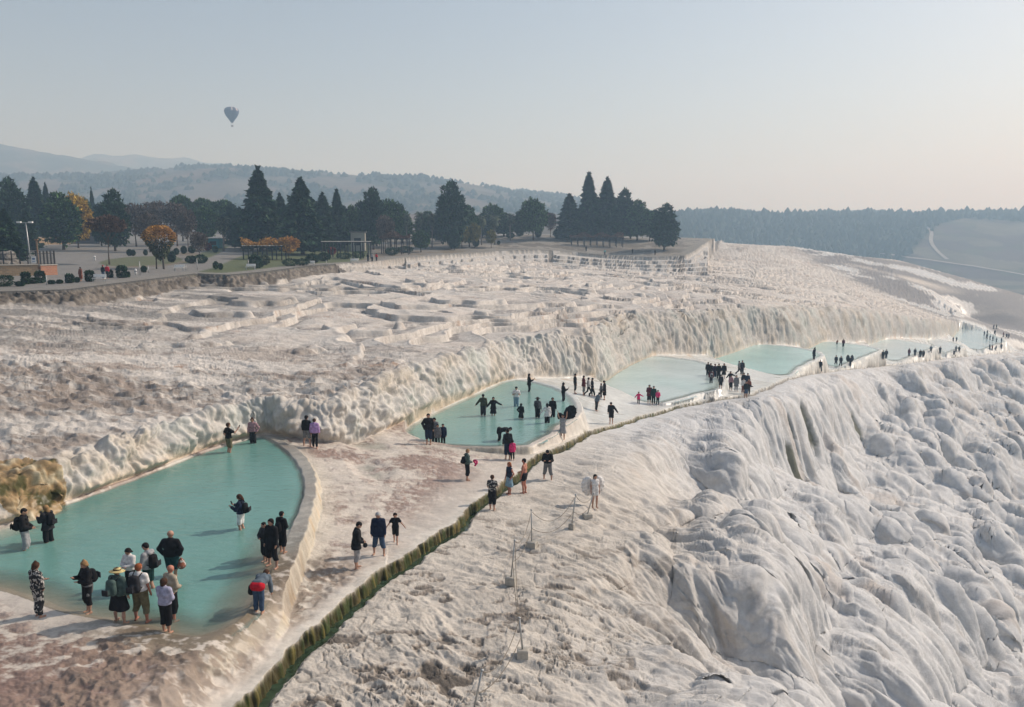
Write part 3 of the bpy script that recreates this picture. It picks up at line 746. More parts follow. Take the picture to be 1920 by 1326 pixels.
def gcol(x, y, pm, blend):
    """asphalt, paths, lawn and bare soil of the park"""
    n = fbm2(x * 0.15, y * 0.15, 4, 171); n2 = fbm2(x * 1.1, y * 1.1, 3, 172)
    blend([0.19, 0.175, 0.155], pm)
    blend([0.17, 0.14, 0.10], pm * sst(-.1, .3, n))
    def area(pts, D, c, k=1.0, soft=0.4):
        pg = smooth_poly(poly(pts, D), 2)
        sd = sdf(x, y, pg)
        blend(c, pm * (1 - sst(-soft, soft, sd + n2 * .3)) * k)
    bands = sst(-.15, .15, np.sin(y * .55 + 3 * n + x * .02)) * sst(215, 235, y) * sst(-45, -10, x)
    blend([0.14, 0.125, 0.105], pm * bands * .8); blend([0.30, 0.28, 0.25], pm * (1 - bands) * sst(215, 235, y) * sst(-45, -10, x) * .6)
    area([(330,499),(400,478),(500,472),(690,470),(700,486),(560,500),(430,510),(330,514)], 5.2, [0.085, 0.105, 0.035], .9)
    area([(70,533),(120,500),(150,505),(140,520),(95,540)], 5.5, [0.075, 0.095, 0.03], .8)
    area([(60,462),(200,459),(340,457),(420,462),(440,470),(400,483),(330,492),(250,497),(170,497),(120,500),(130,520),(200,516),(290,505),(380,500),(460,478),(560,470),(480,465),(450,458),(380,454),(200,454),(60,455)], 4.6, [0.20, 0.19, 0.175], 1)
    area([(60,470),(240,460),(420,463),(280,492),(150,497),(200,520),(90,545),(-60,560),(-60,480)], 4.6, [0.205, 0.195, 0.18], 1)
    area([(180,494),(240,488),(330,486),(350,492),(280,498),(200,500)], 5.0, [0.10, 0.11, 0.045], .9)
    sp_ = sdf(x, y, PROM, 8)
    d_, s_, _ = polydist(x[pm > .5], y[pm > .5], PROM[:-3], False)
    q = np.full(x.shape, 99.0); q[pm > .5] = d_
    blend([0.22, 0.205, 0.18], pm * (1 - sst(3.0, 3.6, q + n2 * .15)))
    blend([0.05, 0.047, 0.042], pm * (1 - sst(0.25, 0.35, q)) * (y < 150))

def hit(px, py, dmin=10, dmax=520):
    """where the view ray of a photo pixel meets the ground"""
    b = (CY - py) / F_PX; a = (px - CX) / F_PX
    t = np.exp(np.linspace(math.log(dmin), math.log(dmax), 2500))
    x = a * t; y = t * (CP + b * SP); z = CAMZ - t * (SP - b * CP)
    g = ground(x, y)
    k = np.nonzero(z <= g)[0]
    i = k[0] if len(k) else len(t) - 1
    if i > 0 and len(k):
        e0 = z[i - 1] - g[i - 1]; e1 = z[i] - g[i]; w = e0 / (e0 - e1 + 1e-9)
        tt = t[i - 1] + (t[i] - t[i - 1]) * w
    else: tt = t[i]
    X, Y = a * tt, tt * (CP + b * SP)
    return (float(X), float(Y), float(CAMZ - tt * (SP - b * CP)))
N_AZ, N_R = 1250, 1150
land = build_land()
# ---------------------------------------------------------------- water
m_water, nt, b, out = new_mat("pool_water")
geo = nt.nodes.new('ShaderNodeNewGeometry')
ad = nt.nodes.new('ShaderNodeAttribute'); ad.attribute_name = 'depth'
at = nt.nodes.new('ShaderNodeAttribute'); at.attribute_name = 'Col'
mp = nt.nodes.new('ShaderNodeMapping'); nt.links.new(geo.outputs['Position'], mp.inputs[0]); mp.inputs['Scale'].default_value = (1.0, 2.2, 1)
mp.inputs['Rotation'].default_value = (0, 0, R(15))
w1 = noise_n(nt, 1.7, 4, 0.6, mp.outputs[0], 0.4); w2 = noise_n(nt, 0.18, 4, 0.6, geo.outputs['Position'])
cr = ramp_n(nt, w2.outputs['Fac'], [(0.3, 0.86), (0.7, 1.10)])
c = mixc(nt, at.outputs['Color'], cr.outputs[0], 1.0, 'MULTIPLY')
nt.links.new(c, b.inputs['Base Color'])
b.inputs['Roughness'].default_value = 0.07; b.inputs['IOR'].default_value = 1.33
ma = nt.nodes.new('ShaderNodeMapRange'); nt.links.new(ad.outputs['Fac'], ma.inputs[0])
ma.inputs[1].default_value = 0.0; ma.inputs[2].default_value = 0.28; ma.inputs[3].default_value = 0.12; ma.inputs[4].default_value = 0.93
nt.links.new(ma.outputs[0], b.inputs['Alpha'])
bp = nt.nodes.new('ShaderNodeBump'); bp.inputs['Distance'].default_value = 0.06; bp.inputs['Strength'].default_value = 0.6
nt.links.new(w1.outputs['Fac'], bp.inputs['Height']); nt.links.new(bp.outputs[0], b.inputs['Normal'])
WCOL = {'P1': (0.13, 0.30, 0.27), 'P2': (0.20, 0.39, 0.36), 'P3': (0.56, 0.72, 0.70), 'P4': (0.42, 0.68, 0.64), 'P5': (0.48, 0.70, 0.67), 'P6': (0.62, 0.75, 0.75), 'P7': (0.66, 0.74, 0.75), 'P8': (0.56, 0.72, 0.75)}
def water_sheet(name, pg, z, c, step, ext=0.5):
    x0, y0 = pg.min(0) - 1; x1, y1 = pg.max(0) + 1
    nx = int((x1 - x0) / step) + 2; ny = int((y1 - y0) / step) + 2
    X, Y = np.meshgrid(np.linspace(x0, x1, nx), np.linspace(y0, y1, ny), indexing='ij')
    sd = sdf(X.ravel(), Y.ravel(), pg).reshape(X.shape)
    G = ground(X, Y)
    keep = (sd < ext) & (G > z - POOL_FLOOR - 0.16)
    idx = np.arange(nx * ny).reshape(nx, ny)
    k4 = keep[:-1, :-1] & keep[1:, :-1] & keep[1:, 1:] & keep[:-1, 1:]
    F = np.stack([idx[:-1, :-1], idx[1:, :-1], idx[1:, 1:], idx[:-1, 1:]], -1)[k4]
    used = np.unique(F); mp_ = np.full(nx * ny, -1); mp_[used] = np.arange(len(used))
    V = np.stack([X.ravel(), Y.ravel(), np.full(nx * ny, z)], -1)[used]
    dep = np.clip(z - G.ravel()[used], 0, 2)
    cc = np.tile(np.array(c), (len(used), 1))
    # milky in the shallows and towards the channel
    sh = (1 - sst(0.05, 0.34, dep))[:, None]
    gx = sst(-.35, .35, fbm2(V[:, 0] * .09 + 3, V[:, 1] * .05, 3, 181) + (V[:, 0] - V[:, 0].mean()) / np.ptp(V[:, 0]) * .5)[:, None] * (0.0 if name == 'x' else .30)
    cc = cc * (1 - gx) + np.minimum(cc * 1.5, .78) * gx
    tint = np.array([0.20, 0.25, 0.19]) if z > -.01 else np.array([0.34, 0.37, 0.31])
    cc = cc * (1 - sh * .55) + tint * sh * .55
    o = mesh_np(name, V, mp_[F], m_water, True, {'depth': dep, 'Col': cc})
    o['kind'] = 'structure'
    return o
for nm, (D, pg) in POOLS.items():
    water_sheet('pool_water', pg, CAMZ - D, WCOL[nm], 0.12 if nm in ('P1', 'P2') else 0.4, GROW[nm] + (0.5 if nm == 'P1' else 0.15))
for D, pg in SMALLP:
    water_sheet('puddle_water', pg, CAMZ - D, (0.30, 0.38, 0.31), 0.1, 0.3)
# running water in the channel beside the flats
mw2 = simple_mat("channel_water", (0.035, 0.06, 0.035), 0.12, 0.4, 3, 0.5, spec=0.5)
sv = np.arange(0, float(_seg[16]), 0.25)
V = []; F = []
def ch_at(sv):
    x = np.interp(sv, _seg, CH[:, 0]); y = np.interp(sv, _seg, CH[:, 1])
    tx = np.interp(sv + .5, _seg, CH[:, 0]) - np.interp(sv - .5, _seg, CH[:, 0]); ty = np.interp(sv + .5, _seg, CH[:, 1]) - np.interp(sv - .5, _seg, CH[:, 1])
    L = np.hypot(tx, ty); return x, y, ty / L, -tx / L
cx_, cy_, nx_, ny_ = ch_at(sv)
svr = np.interp(sv, _seg, CH_S)
wl = chan_z(svr) - np.interp(svr, [0, S_AT(880), S_AT(1050), S_AT(1300), S_AT(1920)], WALLH) + 0.05
for k, off in enumerate((-0.1, 0.2, 0.4, 0.62)):
    V.append(np.stack([cx_ + nx_ * off, cy_ + ny_ * off, wl], -1))
V = np.concatenate(V); n = len(sv)
F = [(k * n + i, k * n + i + 1, (k + 1) * n + i + 1, (k + 1) * n + i) for k in range(3) for i in range(n - 1)]
o = mesh_np('channel_water', V, F, mw2); o['kind'] = 'structure'
# ---------------------------------------------------------------- far country: one sheet out to the horizon, with the ridges raised on it
m_far, nt, b, out = new_mat("far_ground")
geo = nt.nodes.new('ShaderNodeNewGeometry')
at = nt.nodes.new('ShaderNodeAttribute'); at.attribute_name = 'Col'
n1 = noise_n(nt, 0.02, 8, 0.7, geo.outputs['Position'])
r1 = ramp_n(nt, n1.outputs['Fac'], [(0.35, 0.65), (0.65, 1.25)])
nt.links.new(mixc(nt, at.outputs['Color'], r1.outputs[0], 1.0, 'MULTIPLY'), b.inputs['Base Color'])
b.inputs['Roughness'].default_value = 0.95; b.inputs['Specular IOR Level'].default_value = 0.1
def sky_z(py, Y):
    b_ = (CY - py) / F_PX
    return CAMZ - Y * (SP - b_ * CP) / (CP + b_ * SP)
RIDGES = [ # (distance, half depth in front, half depth behind, skyline, dark forest 0..1)
 (1600, 700, 500, [(-500,338),(0,330),(100,328),(200,326),(330,322),(380,318),(430,315),(500,320),(560,325),(640,330),(700,332),(760,338),(830,340),(900,352),(960,362),(1050,375),(1150,392),(1270,412),(1400,432),(1500,450),(1600,470)]),
 (2300, 700, 600, [(-700,255),(-300,262),(0,272),(50,275),(100,285),(170,300),(250,315),(320,327),(420,350),(560,390),(700,430)]),
 (3100, 700, 600, [(-200,300),(100,290),(200,292),(300,296),(350,300),(400,308),(450,316),(540,328),(640,345),(760,372),(900,410),(1000,440)]),
 (1150, 420, 350, [(1080,470),(1150,440),(1230,418),(1270,407),(1330,401),(1400,403),(1450,406),(1520,403),(1600,405),(1700,406),(1800,403),(1900,403),(2000,404),(2300,398),(2800,396)]),
 (2000, 600, 600, [(1100,440),(1300,410),(1500,402),(1590,397),(1660,395),(1720,399),(1800,400),(1920,398),(2100,392),(2800,390)]),
]
def far_z(x, y):
    a = x / np.maximum(y, 1); px = CX + F_PX * a
    rt = sst(0.10, 0.30, a)
    left = np.interp(y, [300, 420, 700, 1400, 2500, 5500], [7.0, 7.5, 30, 40, 45, 50])
    right = np.interp(y, [300, 420, 520, 700, 1000, 1500, 5500], [-38, -42, -44, -40, -20, -10, 40])
    z = left * (1 - rt) + right * rt
    for Y, wf, wb_, sk_ in RIDGES:
        p = np.array(sk_, float)
        zc = sky_z(np.interp(px, p[:, 0], p[:, 1]), Y)
        e = np.where(y < Y, (y - Y) / wf, (y - Y) / wb_)
        k = np.clip(1 - e * e, 0, 1) ** 2
        z = np.maximum(z, z * (1 - k) + zc * k)
    n = fbm2(x / 260, y / 260, 5, 201, 0.55)
    gull = 1 - np.abs(fbm2(x / 180, y / 300, 4, 202, 0.5)) * 1.5
    z = z + np.interp(y, [400, 700, 1100, 1600, 3000], [0.5, 3, 6, 14, 30]) * (n * 0.55 - 0.35 * np.clip(gull, 0, 1))
    return z
def build_far():
    az = np.radians(np.linspace(-56, 56, 760))
    Y = np.exp(np.linspace(math.log(330), math.log(5200), 420))
    # distance rows are along y so that the ridges run across
    A = np.tan(az)
    X = Y[None] * A[:, None]; YY = np.tile(Y[None], (len(az), 1))
    Z = far_z(X.ravel(), YY.ravel())
    x, y = X.ravel(), YY.ravel()
    a = x / y
    c = np.tile(np.array([0.115, 0.10, 0.08]), (len(x), 1))
    def bl(cc, m):
        nonlocal c
        m = np.clip(m, 0, 1)[:, None]; c = c * (1 - m) + np.array(cc)[None] * m
    n = fbm2(x / 120, y / 120, 5, 211, .6)
    bl([0.14, 0.105, 0.08], sst(-.1, .3, fbm2(x / 300, y / 200, 3, 212)))
    bl([0.045, 0.055, 0.035], sst(-0.05, 0.2, n + .15 * sst(1100, 1600, y)) * sst(800, 1100, y) * .9)
    rt = sst(0.18, 0.24, a)
    fr = rt * sst(FOREST_EDGE(a) - 15, FOREST_EDGE(a) + 15, y) * (1 - sst(1500, 1600, y))
    bl([0.075, 0.06, 0.06], rt * (y < 1100))
    bl([0.07, 0.08, 0.05], rt * sst(.0, .3, fbm2(x / 60, y / 40, 3, 214)) * (y < 1100) * .7)
    bl([0.12, 0.11, 0.085], rt * (y < 1100) * sst(0.1, .14, np.abs(np.sin(x * .012 + y * .02)) * fbm2(x / 90, y / 60, 2, 215)))
    bl([0.03, 0.04, 0.025], fr)
    V = np.stack([x, y, Z], -1)
    n0, n1_ = X.shape; idx = np.arange(n0 * n1_).reshape(n0, n1_)
    F = np.stack([idx[:-1, :-1], idx[:-1, 1:], idx[1:, 1:], idx[1:, :-1]], -1).reshape(-1, 4)[:, ::-1]
    o = mesh_np('hills', V, F, m_far, True, {'Col': c}); o['kind'] = 'structure'
def FOREST_EDGE(a):
    return np.interp(a, [0.15, 0.30, 0.42, 0.50, 0.53, 0.56, 0.64, 0.9], [720, 730, 760, 880, 1000, 1060, 1010, 1000])
build_far()
# roads across the valley, laid on the slope
def far_hit(px, py, y0=420, y1=3000):
    b_ = (CY - py) / F_PX; a = (px - CX) / F_PX
    t = np.linspace(y0, y1, 1500)
    x = a * t; y = t * (CP + b_ * SP); z = CAMZ - t * (SP - b_ * CP)
    g = far_z(x, y); k = np.nonzero(z <= g)[0]
    i = k[0] if len(k) else len(t) - 1
    return x[i], y[i]
mroad = simple_mat("pale_road", (0.30, 0.28, 0.26), 0.9, 0.1, 0.1)
def road(name, pts, w):
    P = smooth_poly(np.array([far_hit(*p) for p in pts]), 2, False)
    tx = np.gradient(P[:, 0]); ty = np.gradient(P[:, 1]); L = np.hypot(tx, ty)
    V = []
    for k in (-1, 0, 1):
        X = P[:, 0] + ty / L * w * k; Y = P[:, 1] - tx / L * w * k
        V.append(np.stack([X, Y, far_z(X, Y) + 0.9], -1))
    n = len(P); F = [(k * n + i, k * n + i + 1, (k + 1) * n + i + 1, (k + 1) * n + i) for k in range(2) for i in range(n - 1)]
    o = mesh_np(name, np.concatenate(V), F, mroad); o['kind'] = 'structure'
road('road', [(1640,476),(1700,484),(1760,491),(1830,502),(1920,517),(2050,540)], 2.0)
road('road', [(1735,425),(1748,438),(1744,452),(1752,468),(1776,488)], 2.0)

# woodland on the far ridges: crowns past counting
def crowns(name, pts, label, colr, seed):
    r_ = np.random.RandomState(seed); V = []; F = []; n = 0
    base = []
    for k in range(6):
        t = k * math.pi / 3; base.append((math.cos(t), math.sin(t), 0.12))
    for (x, y, z, h, w) in pts:
        j = r_.uniform(.75, 1.25, 6)
        v = [(x + bx * w * q, y + by * w * q, z + h * (0.2 + 0.2 * r_.rand())) for (bx, by, _), q in zip(base, j)]
        m = [(x + bx * w * q * .62, y + by * w * q * .62, z + h * (0.62 + .15 * r_.rand())) for (bx, by, _), q in zip(base, j[::-1])]
        V += v + m + [(x, y, z + h)]
        for k in range(6):
            a, b2 = k, (k + 1) % 6
            F += [(n + a, n + b2, n + 6 + b2), (n + a, n + 6 + b2, n + 6 + a), (n + 6 + a, n + 6 + b2, n + 12)]
        n += 13
    o = mesh_np(name, np.array(V), np.array(F), colr, False)
    o['kind'] = 'stuff'; o['label'] = label; o['category'] = 'forest'
r_ = np.random.RandomState(5)
N = 9000
a = r_.uniform(0.12, 0.86, N); y = r_.uniform(700, 1330, N); x = a * y
k = (y > FOREST_EDGE(a) + r_.normal(0, 12, N)); x, y = x[k], y[k]
z = far_z(x, y); h = r_.uniform(6, 13, len(x)) * np.where(r_.rand(len(x)) < .04, 1.35, 1)
mf = simple_mat("dark_pine_wood", (0.028, 0.04, 0.024), 0.95, 0.35, 0.05)
crowns('forest', list(zip(x, y, z - 1, h, h * .36)), 'dark pine wood covering the hazy ridge across the valley on the right', mf, 6)
N = 7000
a = r_.uniform(-0.75, 0.30, N); y = r_.uniform(1000, 1680, N); x = a * y
k = fbm2(x / 120, y / 120, 5, 211, .6) + r_.normal(0, .12, N) > 0.02; x, y = x[k], y[k]
z = far_z(x, y); h = r_.uniform(5, 11, len(x))
crowns('woodland', list(zip(x, y, z - 1, h, h * .5)), 'scattered woodland on the long blue hill behind the park', mf, 7)
# ---------------------------------------------------------------- bookkeeping for things
def tag(o, label, cat, group=None):
    o['label'] = label; o['category'] = cat
    if group: o['group'] = group
    return o
def thing(name, loc, label, cat, group=None, rz=0.0, sc_=1.0):
    o = bpy.data.objects.new(name, None); o.empty_display_size = 0.2
    o.location = loc; o.rotation_euler = (0, 0, rz)
    o.scale = (sc_,) * 3 if not hasattr(sc_, '__len__') else sc_
    col.objects.link(o); return tag(o, label, cat, group)
def part(name, V, F, mat, parent, smooth=True, mats=None, mi=None):
    if isinstance(F, np.ndarray): me = mesh_np(name, V, F, None, smooth, link=False)
    else:
        me = bpy.data.meshes.new(name); me.from_pydata([tuple(v) for v in V], [], [tuple(f) for f in F]); me.update()
        if smooth: me.polygons.foreach_set('use_smooth', np.ones(len(me.polygons), bool))
    for m in (mats or [mat]): me.materials.append(m)
    if mi is not None: me.polygons.foreach_set('material_index', np.asarray(mi, np.int32))
    o = bpy.data.objects.new(name, me); col.objects.link(o)
    if parent: o.parent = parent
    return o
def dup(root, loc, rz, sc_, label, group=None):
    r = root.copy(); col.objects.link(r); r.location = loc; r.rotation_euler = (0, 0, rz); r.scale = sc_
    r['label'] = label
    if group: r['group'] = group
    for ch in children_of(root):
        c = ch.copy(); col.objects.link(c); c.parent = r
        for g in children_of(ch):
            d = g.copy(); col.objects.link(d); d.parent = c
    return r
_kids = {}
def children_of(o): return list(o.children)
class MB:
    """collects boxes, tubes and lathes into one mesh"""
    def __init__(s): s.V = []; s.F = []
    def add(s, V, F):
        n = len(s.V); s.V += [tuple(v) for v in V]; s.F += [tuple(n + i for i in f) for f in F]; return s
    def box(s, c, d, rz=0, bev=0.0):
        cx, cy, cz = c; a, b, h = d[0] / 2, d[1] / 2, d[2] / 2; V = []
        q = bev
        for z, k in ((-h, q), (-h + q, 0), (h - q, 0), (h, q)):
            for sx, sy in ((-1, -1), (1, -1), (1, 1), (-1, 1)):
                x, y = sx * (a - k), sy * (b - k)
                V.append((cx + x * math.cos(rz) - y * math.sin(rz), cy + x * math.sin(rz) + y * math.cos(rz), cz + z))
        F = [(3, 2, 1, 0), (12, 13, 14, 15)]
        for l in range(3):
            for i in range(4): F.append((l * 4 + i, l * 4 + (i + 1) % 4, l * 4 + 4 + (i + 1) % 4, l * 4 + 4 + i))
        return s.add(V, F)
    def tube(s, pts, r, n=6):
        pts = [Vector(p) for p in pts]; rr = r if hasattr(r, '__len__') else [r] * len(pts); V = []; F = []
        for i, p in enumerate(pts):
            d = (pts[min(i + 1, len(pts) - 1)] - pts[max(i - 1, 0)]).normalized()
            u = d.cross(Vector((0.13, 0.31, 0.94)) if abs(d.z) < .93 else Vector((1, 0, 0))).normalized(); v = d.cross(u)
            for k in range(n):
                a = 2 * math.pi * k / n; V.append(p + (u * math.cos(a) + v * math.sin(a)) * rr[i])
        for i in range(len(pts) - 1):
            for k in range(n): F.append((i * n + k, i * n + (k + 1) % n, (i + 1) * n + (k + 1) % n, (i + 1) * n + k))
        F.append(tuple(range(n))[::-1]); F.append(tuple((len(pts) - 1) * n + k for k in range(n)))
        return s.add(V, F)
    def lathe(s, prof, c=(0, 0, 0), n=16):
        V = []; F = []
        for r, z in prof:
            for k in range(n):
                a = 2 * math.pi * k / n; V.append((c[0] + r * math.cos(a), c[1] + r * math.sin(a), c[2] + z))
        for i in range(len(prof) - 1):
            for k in range(n): F.append((i * n + k, i * n + (k + 1) % n, (i + 1) * n + (k + 1) % n, (i + 1) * n + k))
        if prof[0][0] > 1e-4: F.append(tuple(range(n))[::-1])
        if prof[-1][0] > 1e-4: F.append(tuple((len(prof) - 1) * n + k for k in range(n)))
        return s.add(V, F)
    def out(s, name, mat, parent, smooth=False): return part(name, s.V, s.F, mat, parent, smooth)
def xy_at(px, Y, py=450):
    b_ = (CY - py) / F_PX
    return ((px - CX) / F_PX * Y / (CP + b_ * SP), Y)
def gz(x, y): return float(ground(np.array([x]), np.array([y]))[0])
def top_z(py, Y): return float(sky_z(py, Y))
# ---------------------------------------------------------------- trees and shrubs
def leaf_mat(name, c, var=0.5):
    m, nt, b, out = new_mat(name)
    geo = nt.nodes.new('ShaderNodeNewGeometry'); oi = nt.nodes.new('ShaderNodeObjectInfo')
    n = noise_n(nt, 0.9, 4, 0.7, geo.outputs['Position'])
    lo = tuple(v * (1 - var) for v in c); hi = tuple(v * (1 + var * 1.3) for v in c)
    r = ramp_n(nt, n.outputs['Fac'], [(0.35, lo), (0.65, hi)])
    ri = ramp_n(nt, geo.outputs['Random Per Island'], [(0, 0.5), (1, 1.7)])
    nt.links.new(mixc(nt, r.outputs[0], ri.outputs[0], 1.0, 'MULTIPLY'), b.inputs['Base Color'])
    b.inputs['Roughness'].default_value = 0.75; b.inputs['Specular IOR Level'].default_value = 0.2
    return m
LM = {k: leaf_mat('foliage_' + k, c) for k, c in dict(dark=(0.018, 0.042, 0.018), green=(0.036, 0.075, 0.022), olive=(0.055, 0.065, 0.028),
      yellow=(0.34, 0.22, 0.022), yellowgreen=(0.16, 0.14, 0.035), brown=(0.085, 0.065, 0.052), rust=(0.085, 0.052, 0.038), palm=(0.07, 0.085, 0.05), orange=(0.36, 0.19, 0.045), red=(0.16, 0.03, 0.025)).items()}
m_bark = simple_mat('bark', (0.10, 0.075, 0.055), 0.9, 0.4, 5)
m_pale_bark = simple_mat('pale_bark', (0.22, 0.19, 0.16), 0.9, 0.3, 5)
def leaves(P, D, size, rs, droop=0.0):
    """small crossed leaf blades at points P pointing along D"""
    n = len(P); D = D + rs.normal(0, .45, (n, 3)); D[:, 2] -= droop
    D /= np.linalg.norm(D, axis=1, keepdims=True) + 1e-9
    S = np.cross(D, rs.normal(0, 1, (n, 3))); S /= np.linalg.norm(S, axis=1, keepdims=True) + 1e-9
    sz = (size * rs.uniform(.6, 1.4, n))[:, None]
    a = P - D * sz * .4; b_ = P + S * sz * .38; c = P + D * sz * .9; d = P - S * sz * .38
    V = np.stack([a, b_, c, d], 1).reshape(-1, 3); F = np.arange(4 * n, dtype=np.int32).reshape(n, 4)
    return V, F
def crown_pts(kind, rs):
    """points and outward directions of a crown of unit height and unit half width, z 0..1"""
    if kind == 'spire' or kind == 'conifer':
        n = 9000; t = rs.rand(n) ** 0.9; a = rs.uniform(0, 2 * math.pi, n)
        lob = 1 + 0.16 * np.sin(a * 3 + 2 * t * 6 + rs.rand() * 6) + 0.10 * np.sin(a * 7 + t * 23)
        tier = 1 + 0.20 * np.sin(t * (46 if kind == 'conifer' else 60) + a * 2)
        r = (1 - t) ** (0.8 if kind == 'conifer' else 0.72) * lob * tier * np.clip(t * 7 + .55, 0, 1)
        rr = r * (0.55 + 0.45 * rs.rand(n) ** .5)
        P = np.stack([rr * np.cos(a), rr * np.sin(a), t], 1)
        k = rs.rand(n) < .10; P[k, :2] *= rs.uniform(1.05, 1.38, (k.sum(), 1))
        D = np.stack([np.cos(a), np.sin(a), np.full(n, -.15)], 1)
        tt_ = rs.uniform(.9, 1.05, 90); aa_ = rs.uniform(0, 6.28, 90); q_ = np.clip(1.06 - tt_, 0, 1) * .45
        P = np.vstack([P, np.stack([q_ * np.cos(aa_), q_ * np.sin(aa_), tt_], 1)]); D = np.vstack([D, np.stack([.5 * np.cos(aa_), .5 * np.sin(aa_), np.ones(90)], 1)])
        return P, D
    bl = {'broad': [(0, 0, .45, .8, .45), (.35, .1, .35, .6, .33), (-.4, .1, .4, .58, .36), (.05, -.35, .5, .55, .35), (0, .1, .72, .5, .3), (.2, 0, .85, .28, .2)],
          'round': [(0, 0, .5, .85, .47), (.3, .2, .6, .6, .38), (-.35, -.1, .55, .62, .38), (0, -.35, .4, .6, .35)],
          'umbrella': [(0, 0, .62, .8, .3), (.45, 0, .58, .55, .25), (-.45, .1, .6, .55, .25), (0, .4, .6, .5, .25), (0, -.4, .62, .5, .28), (.1, .1, .75, .5, .22)],
          'bare': [(0, 0, .5, .85, .48), (.35, .1, .6, .6, .35), (-.4, .1, .6, .55, .33), (0, -.3, .7, .5, .28)]}[kind]
    P = []; D = []
    tot = 4600 if kind != 'bare' else 2600
    for (x, y, z, r, h) in bl:
        n = int(tot * r * r / sum(q[3] ** 2 for q in bl))
        d = rs.normal(0, 1, (n, 3)); d /= np.linalg.norm(d, axis=1, keepdims=True)
        lump = 1 + .10 * np.sin(d[:, 0] * 7 + x * 9) * np.sin(d[:, 1] * 8) + .08 * np.sin(d[:, 2] * 13)
        rad = (0.70 + 0.30 * rs.rand(n) ** .6) * lump
        ko = rs.rand(n) < .08; rad[ko] *= rs.uniform(1.02, 1.2, ko.sum())
        if kind == 'bare': rad = rs.rand(n) ** .45
        P.append(np.array([x, y, z]) + d * rad[:, None] * np.array([r, r, h])); D.append(d)
    return np.concatenate(P), np.concatenate(D)
def make_tree(kind, mat, h, w, trunk_h, seed, leaf=None, name=None, trunk_r=None, pale=False):
    """root, height h, half width w; the crown starts at trunk_h"""
    rs = np.random.RandomState(seed)
    nm = name or {'spire': 'cypress_tree', 'conifer': 'conifer_tree', 'broad': 'broad_conifer_tree', 'round': 'round_tree', 'umbrella': 'umbrella_pine_tree', 'bare': 'bare_tree'}[kind]
    root = thing(nm, (0, 0, 0), 'x', 'tree')
    P, D = crown_pts(kind, rs)
    P = P * np.array([w, w, h - trunk_h]) + np.array([0, 0, trunk_h])
    V, F = leaves(P, D, leaf or max(.25, h * 0.046), rs, 0.25 if kind in ('conifer', 'spire') else 0)
    part('crown', V, F, mat, root, False)
    tb = MB(); tr = trunk_r or h * 0.02
    top = h * (.93 if kind in ('conifer', 'spire') else .6)
    pts = [(0, 0, -0.4)]; rr = [tr * 1.5]
    for i in range(1, 7):
        t = i / 6; pts.append((.03 * h * t * math.sin(seed + 3 * t) * (kind not in ('conifer', 'spire')), .02 * h * t * math.cos(seed * 2 + 2 * t), top * t)); rr.append(tr * (1.1 - .9 * t))
    tb.tube(pts, rr, 7)
    nb = {'bare': 16, 'umbrella': 9, 'round': 8, 'broad': 8}.get(kind, 10)
    for k in range(nb):
        a = rs.uniform(0, 6.28); z0 = rs.uniform(trunk_h * .85, max(trunk_h * 1.1, top * .9)); L = w * rs.uniform(.5, .95)
        if kind in ('conifer', 'spire'): L *= (1 - z0 / h); dz = -.05
        else: dz = .75
        p0 = Vector((0, 0, z0)); p1 = Vector((math.cos(a) * L * .5, math.sin(a) * L * .5, z0 + L * dz * .55)); p2 = Vector((math.cos(a) * L, math.sin(a) * L, z0 + L * dz * rs.uniform(.9, 1.3)))
        p2.z = min(p2.z, h * .97)
        tb.tube([p0, p1, p2], [tr * .45, tr * .3, tr * .1], 5)
        if kind == 'bare':
            for _ in range(4):
                q = p1.lerp(p2, rs.uniform(.2, .9)); e = q + Vector((rs.normal(0, .3), rs.normal(0, .3), rs.uniform(.2, .6))) * L * .7
                e.z = min(e.z, h * .98)
                tb.tube([q, e], [tr * .18, tr * .05], 4)
    tb.out('trunk', m_pale_bark if pale else m_bark, root, True)
    return root
def make_palm(h, seed):
    rs = np.random.RandomState(seed); root = thing('palm_tree', (0, 0, 0), 'x', 'tree')
    V = []; F = []
    th = h * .66; n = 0
    for k in range(46):
        a = rs.uniform(0, 6.28); el = rs.uniform(-.75, 1.25); L = h * .30 * rs.uniform(.8, 1.1)
        d = Vector((math.cos(a), math.sin(a), 0)); prev = Vector((0, 0, th)); u = Vector((-d.y, d.x, 0))
        e = el
        for s in range(7):
            nx = prev + (d * math.cos(e) + Vector((0, 0, math.sin(e)))) * L / 7
            w = h * .045 * math.sin(math.pi * (s + .6) / 7.6)
            for sd in (-1, 1):
                tip = prev + u * sd * w * 2.2 + (d * math.cos(e) + Vector((0, 0, math.sin(e)))) * L / 9 - Vector((0, 0, w * .7))
                V += [prev, nx, tip]; F.append((n, n + 1, n + 2)); n += 3
            prev = nx; e -= .22
    part('crown', V, F, LM['palm'], root, False)
    tb = MB(); tb.tube([(0, 0, -.3), (0.02 * h, 0, th * .5), (0, 0, th)], [h * .032, h * .026, h * .03], 9)
    sk_ = [];
    for k in range(60):
        a = rs.uniform(0, 6.28); z = th * rs.uniform(.72, 1.0)
        tb.tube([(math.cos(a) * h * .025, math.sin(a) * h * .025, z), (math.cos(a) * h * .06, math.sin(a) * h * .06, z - h * .05)], [h * .008, h * .003], 4)
    tb.out('trunk', m_pale_bark, root, True)
    return root
PROTO = {}
